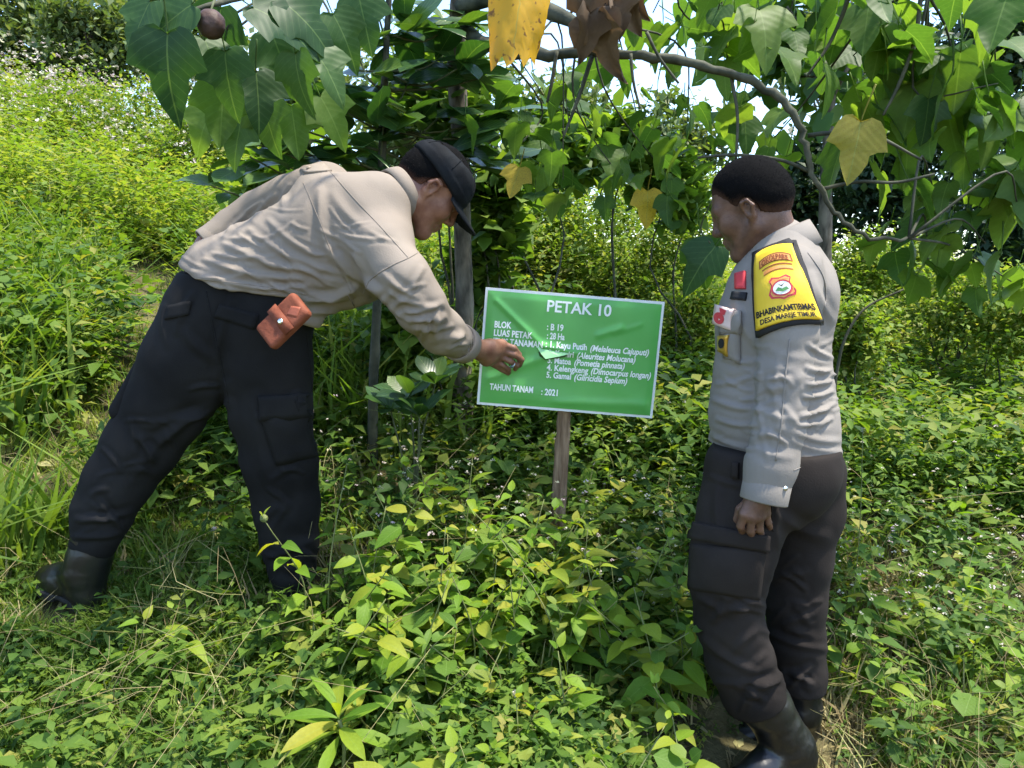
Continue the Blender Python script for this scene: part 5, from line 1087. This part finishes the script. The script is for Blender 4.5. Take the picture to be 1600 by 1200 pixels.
for i, (a, b) in enumerate([('bright shrub left of the straight trunk above the sign', (690, 430, 5.2, 70, 70)), ('bright leafy shrub directly above the sign, left one', (790, 400, 5.6, 75, 75)), ('bright leafy shrub directly above the middle of the sign', (880, 370, 6.0, 80, 75)),
                            ('yellow-green shrub above the right half of the sign', (970, 390, 5.6, 80, 80)), ('yellow-green shrub between the sign and the standing face', (1060, 400, 5.4, 75, 85)), ('shrub in front of the standing chest', (1090, 520, 4.6, 60, 70)),
                            ('tall bright shrub far behind the sign', (930, 310, 8.0, 80, 55)), ('tall bright shrub far behind the face of the standing person', (1060, 310, 8.0, 85, 50)), ('far bright shrub left of the arching bough', (800, 320, 8.0, 70, 55)),
                            ('shrub peering out right of the standing shoulder', (1345, 440, 5.4, 55, 60)), ('pale flowering shrub right of the slender tree', (1400, 420, 6.2, 60, 50)), ('shrub at right below the dark tree', (1500, 470, 5.0, 80, 55)),
                            ('shrub touching the right edge below the dark tree', (1600, 500, 4.6, 70, 60)), ('shrub right behind the yellow armband', (1320, 530, 4.4, 55, 55)), ('shrub seen between the trunk and the reaching arm', (730, 500, 4.6, 60, 60))]):
    shrub(a, *b, 3700, .044 if b[2] < 6 else .055, m_bright, 100 + i, G1)
for i, (a, b) in enumerate([('leafy sapling crossing the straight trunk above the black cap', (690, 130, 3.6, 70, 90)), ('leafy sapling right of the black cap', (775, 330, 3.7, 45, 70)), ('leafy sapling under the bending chest', (640, 520, 3.3, 50, 60)), ('leafy sapling between the trunk and the sign corner', (745, 420, 3.8, 40, 50)),
                            ('leafy sapling under the left part of the bough', (850, 250, 4.2, 70, 60)), ('leafy sapling under the middle of the bough', (960, 240, 4.4, 70, 55)), ('leafy sapling by the standing forehead', (1060, 300, 4.4, 55, 50)), ('leafy sapling behind the bending back', (450, 300, 3.6, 90, 70))]):
    shrub(a, *b, 680, .085, m_mid, 180 + i, 'saplings behind the sign', 22, quad_leaf)
G2 = 'shrubs on the left slope'
for i, (a, b) in enumerate([('cream-flowered shrub on the left skyline, leftmost', (30, 185, 9.0, 80, 55)), ('cream-flowered shrub on the left skyline below the brown tree', (130, 175, 9.0, 80, 50)), ('cream-flowered shrub on the left skyline under the hanging leaves', (235, 195, 8.5, 75, 55)),
                            ('brownish shrub in the middle of the left slope', (215, 250, 8.0, 55, 45)), ('bright shrub at the left edge halfway up the slope', (20, 290, 7.2, 80, 55)), ('shrub behind the far arm of the bending person', (310, 250, 7.5, 55, 60))]):
    shrub(a, *b, 3700, .05, m_bright, 140 + i, G2)

# ================================================================== undergrowth
def ground_at(px, py):
    a = (px - 800) / FPX; b = (600 - py) / FPX; d = np.array([a, CP + b * SP, b * CP - SP])
    for t in np.linspace(1, 25, 2400):
        p = np.array([0, 0, CZ]) + d * t
        if p[2] < hz(p[0], p[1]): return p
    return p
PATH = np.array([ground_at(*q)[:2] for q in ((-60, 800), (60, 765), (150, 730), (215, 640), (250, 540), (245, 460), (225, 420))])
def path_d(x, y):
    d = np.full(x.shape, 9.)
    for a, b in zip(PATH[:-1], PATH[1:]):
        u = b - a; t = np.clip(((x - a[0]) * u[0] + (y - a[1]) * u[1]) / (u @ u), 0, 1); d = np.minimum(d, np.hypot(x - a[0] - t * u[0], y - a[1] - t * u[1]))
    return d
def sample(n, y0, y1, x0=-.80, x1=.80, p=1.0):
    """ground points spread evenly as the eye sees them"""
    u = rng.random(n); y = (y0 ** -p + u * (y1 ** -p - y0 ** -p)) ** (-1 / p); x = y * rng.uniform(x0, x1, n); return x, y
LEGS = [(-1.38, 2.3, .16), (-.70, 2.36, .16), (.80, 2.03, .17), (.83, 2.2, .15), (.70, 1.98, .16), (.15, 2.70, .05), (-.40, 1.70, .15), (-.37, 1.58, .12)]
def clear(x, y, k=1.0):
    m = np.ones(x.shape, bool)
    for a, b, r in LEGS: m &= np.hypot(x - a, y - b) > r * k
    return m
def lawn(x, y):
    """1 where the short grass of the left foreground is"""
    return 1 / (1 + np.exp(((x + .62) + .25 * (y - 2.0)) * 9)) * (y < 2.75)
def on_ground(x, y, dz=0): return np.stack([x, y, hz(x, y) + dz], 1)
# low weeds close by
SPA = [sprig_geo(1.0, p, L, w, 2, s, k) for p, L, w, s, k in ((5, .25, .52, 1, 'ovate'), (5, .20, .5, 2, 'ovate'), (4, .30, .6, 3, 'ovate'), (6, .24, .34, 4, 'lance'), (4, .20, .75, 5, 'round'))]
def sprig4(h, pairs, L, w, seed, geo=leaf4, stem=True):
    rs = np.random.default_rng(seed); P = spline([(0, 0, -.03), (rs.normal(0, .08), rs.normal(0, .08), .5), (rs.normal(0, .2), rs.normal(0, .2), 1.0)], 12) * h; Vs = []; Fs = []; n = 0
    if stem: V, F = tube_geo(P[::4], .006, 3); Vs.append(V); Fs += F; n = len(V)
    for k in range(pairs):
        t = .2 + .8 * (k + 1) / pairs; b = P[int(min(.999, t) * 11)]
        for q in range(2):
            th = k * 1.57 + q * np.pi + rs.normal(0, .5); el = rs.normal(.25, .35); d = np.array([math.cos(th) * math.cos(el), math.sin(th) * math.cos(el), math.sin(el)]); M = rotm(d, (rs.normal(0, .3), rs.normal(0, .3), 1)); s = L * rs.uniform(.6, 1.2)
            Vs.append((geo[0] * np.array([w / .6, 1, 1]) * s) @ M.T + b + d * rs.uniform(0, .5) * L); Fs += [tuple(i + n for i in f) for f in geo[1]]; n += len(geo[0])
    return np.vstack(Vs), Fs
SPB = [sprig4(1.0, p, L, w, s, leaf4, False) for p, L, w, s in ((7, .15, .5, 11), (8, .13, .55, 12), (7, .18, .36, 13), (6, .17, .65, 14), (8, .11, .5, 15))]
SPC = [sprig4(1.0, p, L, w, s, card, False) for p, L, w, s in ((11, .095, .6, 21), (12, .08, .7, 22), (11, .10, .5, 23), (9, .13, .25, 24))]
x, y = sample(5600, 1.55, 3.7); X, Yp = proj(on_ground(x, y, .1)); thin = np.where((X > 1240) & (Yp > 840), .55, np.where((X > 470) & (X < 780) & (Yp > 630) & (Yp < 900), .4, 0)); keep = clear(x, y) & (rng.random(len(x)) > .93 * lawn(x, y)) & (rng.random(len(x)) > thin) & (path_d(x, y) > .13); x, y = x[keep], y[keep]; n = len(x)
hh = rng.uniform(.10, .24, n) * (1 + .35 * (y > 2.4)) * np.where((np.abs(x - .72) < .36) & (y < 2.25), .3, 1)
scatter('low_weeds', SPA, on_ground(x, y), yaw_rot(n, .25), hh, np.clip(rng.normal(.45, .25, n), 0, 1), m_herb2, rng.integers(0, 5, n)); tag(bpy.data.objects['low_weeds'], 'low green weeds carpeting the ground around the two people', 'weeds')
x, y = sample(7200, 3.3, 6.5); keep = path_d(x, y) > .17; x, y = x[keep], y[keep]; n = len(x)
scatter('undergrowth', SPB, on_ground(x, y), yaw_rot(n, .25), rng.uniform(.22, .48, n), np.clip(rng.normal(.5, .25, n), 0, 1), m_herb2, rng.integers(0, 5, n)); tag(bpy.data.objects['undergrowth'], 'leafy green undergrowth on the slope behind the sign', 'undergrowth')
x, y = sample(9800, 5.5, 15, p=.8); n = len(x)
scatter('slope_growth', SPC, on_ground(x, y), yaw_rot(n, .25), rng.uniform(.35, .75, n), np.clip(rng.normal(.62, .28, n), 0, 1), m_bright, rng.integers(0, 4, n)); tag(bpy.data.objects['slope_growth'], 'sunlit yellow-green growth covering the far slope', 'undergrowth')  # leaf numbers lean to the paler, yellower end: sunlight put into the colour
# grass
TU = [tuft_geo(9, 1.0, .045, s, 2, .12) for s in range(5)]; TUF = [tuft_geo(7, 1.0, .05, s + 9, 2, .10) for s in range(4)]
x, y = sample(12500, 1.25, 3.6, -.80, .1); keep = clear(x, y, .55) & (rng.random(len(x)) < .06 + lawn(x, y)); x, y = x[keep], y[keep]; n = len(x)
scatter('short_grass', TU, on_ground(x, y), yaw_rot(n, .35), rng.uniform(.05, .13, n), np.clip(rng.normal(.42, .22, n), 0, 1), m_grass, rng.integers(0, 5, n)); tag(bpy.data.objects['short_grass'], 'short green grass in the left foreground', 'grass')
x, y = sample(2600, 1.3, 3.0, -.80, -.1); keep = clear(x, y, .6) & (rng.random(len(x)) < lawn(x, y)); x, y = x[keep], y[keep]; n = len(x)
scatter('clover', [sprig4(1.0, 3, .45, .8, 31), sprig4(1.0, 4, .4, .7, 32)], on_ground(x, y), yaw_rot(n, .3), rng.uniform(.04, .10, n), np.clip(rng.normal(.45, .2, n), 0, 1), m_herb2, rng.integers(0, 2, n)); tag(bpy.data.objects['clover'], 'small round-leaved herbs low in the left foreground grass', 'herbs')
x, y = sample(5200, 2.2, 8, -.80, -.05); n = len(x); pd = path_d(x, y); keep = (pd < .35) | (y > 3.2); x, y, pd = x[keep], y[keep], pd[keep]; n = len(x)
scatter('slope_grass', TUF, on_ground(x, y), yaw_rot(n, .3), np.where(pd < .3, rng.uniform(.06, .12, n), rng.uniform(.25, .6, n)), np.where(pd < .3, rng.uniform(.5, .95, n), np.clip(rng.normal(.5, .2, n), 0, 1)), m_grass, rng.integers(0, 4, n)); tag(bpy.data.objects['slope_grass'], 'long bright grass on the left slope and along the worn path', 'grass')
x, y = sample(1700, 1.5, 4.0, -.5, .82); keep = clear(x, y) & ~((np.abs(x - .72) < .36) & (y < 2.25)); x, y = x[keep], y[keep]; n = len(x)
scatter('mixed_grass', TU, on_ground(x, y), yaw_rot(n, .4), rng.uniform(.10, .24, n), rng.uniform(.2, 1, n), m_grass, rng.integers(0, 5, n)); tag(bpy.data.objects['mixed_grass'], 'grass blades growing between the weeds', 'grass')
# dry stalks
def stalk(seed, L=1.0):
    rs = np.random.default_rng(seed); P = spline(np.array([(0, 0, -.02), (rs.normal(0, .12), rs.normal(0, .12), .35), (rs.normal(0, .25), rs.normal(0, .25), .65), (rs.normal(0, .45), rs.normal(0, .45), .85)]), 9); return tube_geo(P, np.linspace(.0048, .0016, 9), 3)
ST = [stalk(s) for s in range(6)]
x, y = sample(1500, 1.6, 4.0); X, Yp = proj(on_ground(x, y, .1)); w = .25 + .9 * ((X > 1230) & (Yp > 780)) + .9 * ((X > 450) & (X < 760) & (Yp > 640) & (Yp < 930)) + .12 * ((X > 120) & (X < 430) & (Yp > 820)); keep = (rng.random(len(x)) < w) & clear(x, y) & ~((np.abs(x - .66) < .42) & (y < 2.12)); x, y = x[keep], y[keep]; n = len(x)
scatter('dry_stalks', ST, on_ground(x, y), yaw_rot(n, .6), rng.uniform(.12, .40, n), rng.random(n), m_dry, rng.integers(0, 6, n)); tag(bpy.data.objects['dry_stalks'], 'thin dry straw-coloured stalks among the weeds', 'stalks')
x, y = sample(3600, 1.5, 4.0); X, Yp = proj(on_ground(x, y, .05)); w = .05 + .75 * ((X > 1230) & (Yp > 830)) + .75 * ((X > 480) & (X < 760) & (Yp > 640) & (Yp < 900)) + .15 * ((X > 120) & (X < 430) & (Yp > 830) & (Yp < 1010)); keep = (rng.random(len(x)) < w) & clear(x, y, .6); x, y = x[keep], y[keep]; n = len(x)
scatter('dry_grass', TUF, on_ground(x, y), yaw_rot(n, .6), rng.uniform(.08, .22, n), rng.random(n), m_dry, rng.integers(0, 4, n)); tag(bpy.data.objects['dry_grass'], 'withered straw-coloured grass between the weeds', 'grass')
LIT = [leaf_geo(1.0, w, 'lance', .1, .3, 2, 0)[:2] for w in (.12, .3, .5)]
x, y = sample(4200, 1.4, 3.8); keep = rng.random(len(x)) < .75; x, y = x[keep], y[keep]; n = len(x)
scatter('leaf_litter', LIT, on_ground(x, y, .012), rand_rot(n, 1, .25), rng.uniform(.03, .10, n), rng.random(n), m_dry, rng.integers(0, 3, n)); tag(bpy.data.objects['leaf_litter'], 'dead leaves and straw lying on the ground', 'litter')
# small pale flowers
def puff(seed):
    rs = np.random.default_rng(seed); V = []; F = []
    for i in range(9):
        d = rs.normal(size=3); d[2] = abs(d[2]) * .8 + .1; d /= np.linalg.norm(d); a = np.cross(d, (0, .3, 1)); a /= np.linalg.norm(a); b = np.cross(d, a); k = len(V); V += [d * .35, d * .8 + a * .28, d * 1.05, d * .8 - a * .28, ]; F.append((k, k + 1, k + 2, k + 3))
    return np.array(V), F
PF = [puff(s) for s in range(4)]
x, y = sample(950, 2.3, 5.0, -.35, .8); n = len(x); fp_ = on_ground(x, y, 0); fp_[:, 2] += rng.uniform(.2, .42, n)
scatter('small_flowers', PF, fp_, yaw_rot(n, .3), rng.uniform(.006, .012, n), rng.random(n), m_petal, rng.integers(0, 4, n)); tag(bpy.data.objects['small_flowers'], 'tiny pale flower heads dotted over the weeds', 'flowers')
x, y = sample(1100, 7.0, 11.5, -.78, -.30); n = len(x); fp_ = on_ground(x, y, 0); fp_[:, 2] += rng.uniform(.5, 1.1, n)
scatter('cream_flowers', PF, fp_, yaw_rot(n, .3), rng.uniform(.02, .045, n), rng.random(n), m_petal, rng.integers(0, 4, n)); tag(bpy.data.objects['cream_flowers'], 'cream flower clusters over the shrubs of the left skyline', 'flowers')

# ================================================================== single weeds in the foreground
HL_ = [leaf_mesh('leaf', leaf_geo(1.0, w, 'ovate', f, d, 5, .10, .015, tw), m_herb) for w, f, d, tw in ((.55, .25, .30, .1), (.50, .35, .50, -.1), (.62, .15, .18, .15), (.48, .3, .7, 0), (.58, .2, .4, -.2))]
HLB = [leaf_mesh('leaf', leaf_geo(1.0, w, 'lance', f, d, 5, .06, .01, tw), m_herbb) for w, f, d, tw in ((.32, .25, .30, .1), (.28, .35, .50, -.1), (.36, .15, .2, .15))]
HLC = [leaf_mesh('leaf', leaf_geo(1.0, w, 'round', f, d, 5, .25, .03, tw), m_herbb) for w, f, d, tw in ((.85, .2, .2, .1), (.75, .3, .4, -.1))]
m_stem = surf_mat('weed_stem', (.09, .12, .035), (.16, .17, .06), scale=30, rough=.7, bump=.1)
def herb(x, y, h, L, label, group, nodes=None, name='leafy_weed', seedhead=False, sp_=.1):
    base = np.array([x, y, float(hz(x, y))]); t = empty(name, base); tag(t, label, 'weed', group)
    P = spline([base - np.array([0, 0, .03]), base + np.array([rng.normal(0, .04), rng.normal(0, .04), h * .5]), base + np.array([rng.normal(0, .08), rng.normal(-.02, .07), h])], 12)
    V, F = tube_geo(P, np.linspace(.0032, .0014, 12), 5); obj('stem', V, F, m_stem, t); nodes = nodes or max(3, int(h / .062)); a0 = rng.uniform(0, 3); LS = HL_ if sp_ < .68 else HLB if sp_ < .88 else HLC
    for k in range(nodes):
        s = .30 + .70 * (k + 1) / nodes; b = P[min(11, int(s * 11.01))]; sz = L * (1.15 - .25 * s) * (.5 if k == nodes - 1 else 1)
        for q in range(2):
            th = a0 + k * 1.57 + q * math.pi + rng.normal(0, .3); el = rng.normal(.15 if k < nodes - 1 else .8, .28); d = np.array([math.cos(th) * math.cos(el), math.sin(th) * math.cos(el), math.sin(el)])
            put('leaf', LS[rng.integers(len(LS))], t, b + d * .010, rotm(d, (rng.normal(0, .25), rng.normal(-.2, .25), 1)), sz * rng.uniform(.75, 1.15))
    if seedhead:
        fn = ell(P[-1] + np.array([0, 0, .004]), (.010, .010, .011)); V, F = mesh_sdf(lambda p: fn(p) + .002 * vnoise(p * 400), P[-1] - .02, P[-1] + .022, .0022); obj('seed_head', V, F, m_stem, t)
    return t
ZON = [(74, (-.46, .60), (1.90, 2.50), (.28, .48), 'weed in the thicket below the sign', 'weeds below the sign'), (30, (-.50, .50), (1.55, 1.95), (.15, .32), 'weed at the bottom edge between the people', 'weeds at the bottom edge'),
       (16, (1.02, 1.70), (1.75, 2.6), (.15, .30), 'weed in the lower right corner', 'weeds in the lower right corner'), (22, (.95, 2.3), (2.6, 3.8), (.22, .36), 'weed right of the standing legs', 'weeds right of the standing person'),
       (16, (-.35, .62), (2.75, 3.3), (.18, .30), 'weed behind the sign post', 'weeds around the sign post'), (9, (-1.15, -.55), (1.95, 2.2), (.13, .22), 'weed between the bending person\'s boots', 'weeds between the boots'), (12, (-2.6, -1.6), (3.2, 4.4), (.25, .4), 'weed left of the worn path', 'weeds left of the path')]
for n, xr, yr, hr, lab, grp in ZON:
    k = 0; tries = 0; pts = []
    while k < n and tries < n * 40:
        tries += 1; x, y = rng.uniform(*xr), rng.uniform(*yr)
        if not clear(np.array([x]), np.array([y]))[0] or any(math.hypot(x - a, y - b) < .055 for a, b in pts): continue
        if .45 < x < 1.0 and y < 2.05: continue
        pts.append((x, y)); h_ = rng.uniform(*hr)
        sp_ = rng.random(); q = lambda names, t: names[min(len(names) - 1, int(len(names) * t))]
        tx = q(['far left', 'left', 'left of middle', 'right of middle', 'right', 'far right'], (x - xr[0]) / (xr[1] - xr[0])); ty = q(['front row', 'second row', 'third row', 'back row'], (y - yr[0]) / (yr[1] - yr[0]))
        hs = 'tall' if h_ > hr[0] + .66 * (hr[1] - hr[0]) else 'short' if h_ < hr[0] + .33 * (hr[1] - hr[0]) else 'middling'; ls = 'pointed-leaved' if sp_ < .68 else 'narrow-leaved' if sp_ < .88 else 'round-leaved'
        herb(x, y, h_, rng.uniform(.055, .105), f'{hs} {ls} {lab}, {ty}, {tx}', grp, sp_=sp_); k += 1
g = at(455, 960, 2.12); herb(g[0], 2.12, float(at(450, 785, 2.12)[2] - hz(g[0], 2.12)), .075, 'tall weed with a round seed head in front of the bending person', None, 6, seedhead=True)
g = at(500, 960, 2.16); herb(g[0] + .02, 2.16, float(at(495, 735, 2.16)[2] - hz(g[0], 2.16)), .05, 'spindly tall weed against the black trouser leg', None, 6)
# rosette plant
rb_ = at(530, 1125, 1.72); ro = empty('rosette_plant', rb_ - np.array([0, 0, .10])); tag(ro, 'rosette of long pale green leaves at the bottom of the picture', 'plant')
RL = [leaf_mesh('leaf', leaf_geo(1.0, w, 'obovate', .3, d, 6, 0, .02), m_herb) for w, d in ((.24, .25), (.27, .45), (.22, .1))]
V, F = tube_geo(spline([(rb_[0], rb_[1], float(hz(rb_[0], rb_[1])) - .02), rb_ + np.array([.01, 0, -.06]), rb_], 8), .005, 6); obj('stem', V, F, m_stem, ro)
for i in range(17):
    th = i * 2.4; el = .95 - i * .07 + rng.normal(0, .1); d = np.array([math.cos(th) * math.cos(el), math.sin(th) * math.cos(el) * .9, math.sin(el)]); put('leaf', RL[i % 3], ro, rb_ + np.array([0, 0, .02 - .004 * i]), rotm(d, (rng.normal(0, .15), -.25, 1)), (.10 if i < 4 else .135) * rng.uniform(.85, 1.15))
# weeds with single pale flower heads
for fx, fy, Y, lab in [(805, 1083, 1.9, 'white flower head low in the middle of the picture'), (787, 1165, 1.75, 'white flower head at the bottom edge'), (1032, 803, 2.4, 'white flower cluster right of the sign post'), (335, 828, 2.25, 'pale lilac flower head between the black trouser legs'), (650, 718, 2.6, 'pinkish flower head left of the sign post'),
                       (812, 845, 2.35, 'pink-white flower head in front of the sign post'), (935, 836, 2.4, 'white flower head below the lower right sign corner'), (1348, 672, 2.6, 'white ball-shaped flower right of the grey shirt'), (565, 1030, 2.0, 'faded pinkish flower head left of the bright weeds')]:
    top = at(fx, fy, Y); base = np.array([top[0] + rng.normal(0, .03), Y + .02, float(hz(top[0], Y))]); t = empty('flowering_weed', base); tag(t, lab, 'flower')
    P = spline([base, (base + top) / 2 + rng.normal(0, .02, 3), top], 8); V, F = tube_geo(P, np.linspace(.002, .0012, 8), 4); obj('stem', V, F, m_stem, t); rs = rng.random
    W3 = []; FF = []; 
    for i in range(26):
        d = rng.normal(size=3); d[2] = d[2] * .7 + .4; d /= np.linalg.norm(d); a = np.cross(d, (0, .3, 1)); a /= np.linalg.norm(a); k = len(W3); W3 += [top + d * .003, top + d * .009 + a * .0028, top + d * .012, top + d * .009 - a * .0028]; FF.append((k, k + 1, k + 2, k + 3))
    obj('flower_head', W3, FF, m_petal, t, rnd=np.full(len(W3), rng.uniform(0, .7)))
    for i in range(4):
        th = i * 1.57; d = np.array([math.cos(th), math.sin(th), .3]); put('leaf', HL_[rng.integers(5)], t, P[3 + i % 3], rotm(d, (0, -.2, 1)), .045)

# one thin curved stem at the right
P, r = px_path([(1306, 590, 3.0, 2.6), (1320, 530, 3.0, 2.4), (1352, 482, 3.0, 2), (1412, 452, 3.0, 1.4)], 18); g = P[0].copy(); g[2] = float(hz(g[0], g[1])) - .02; P = np.vstack([g, P]); r = np.concatenate([[r[0]], r]); V, F = tube_geo(P, r, 5); tag(obj('arching_stalk', V, F, m_barkd), 'thin dark curved stem right of the grey sleeve', 'stalk')
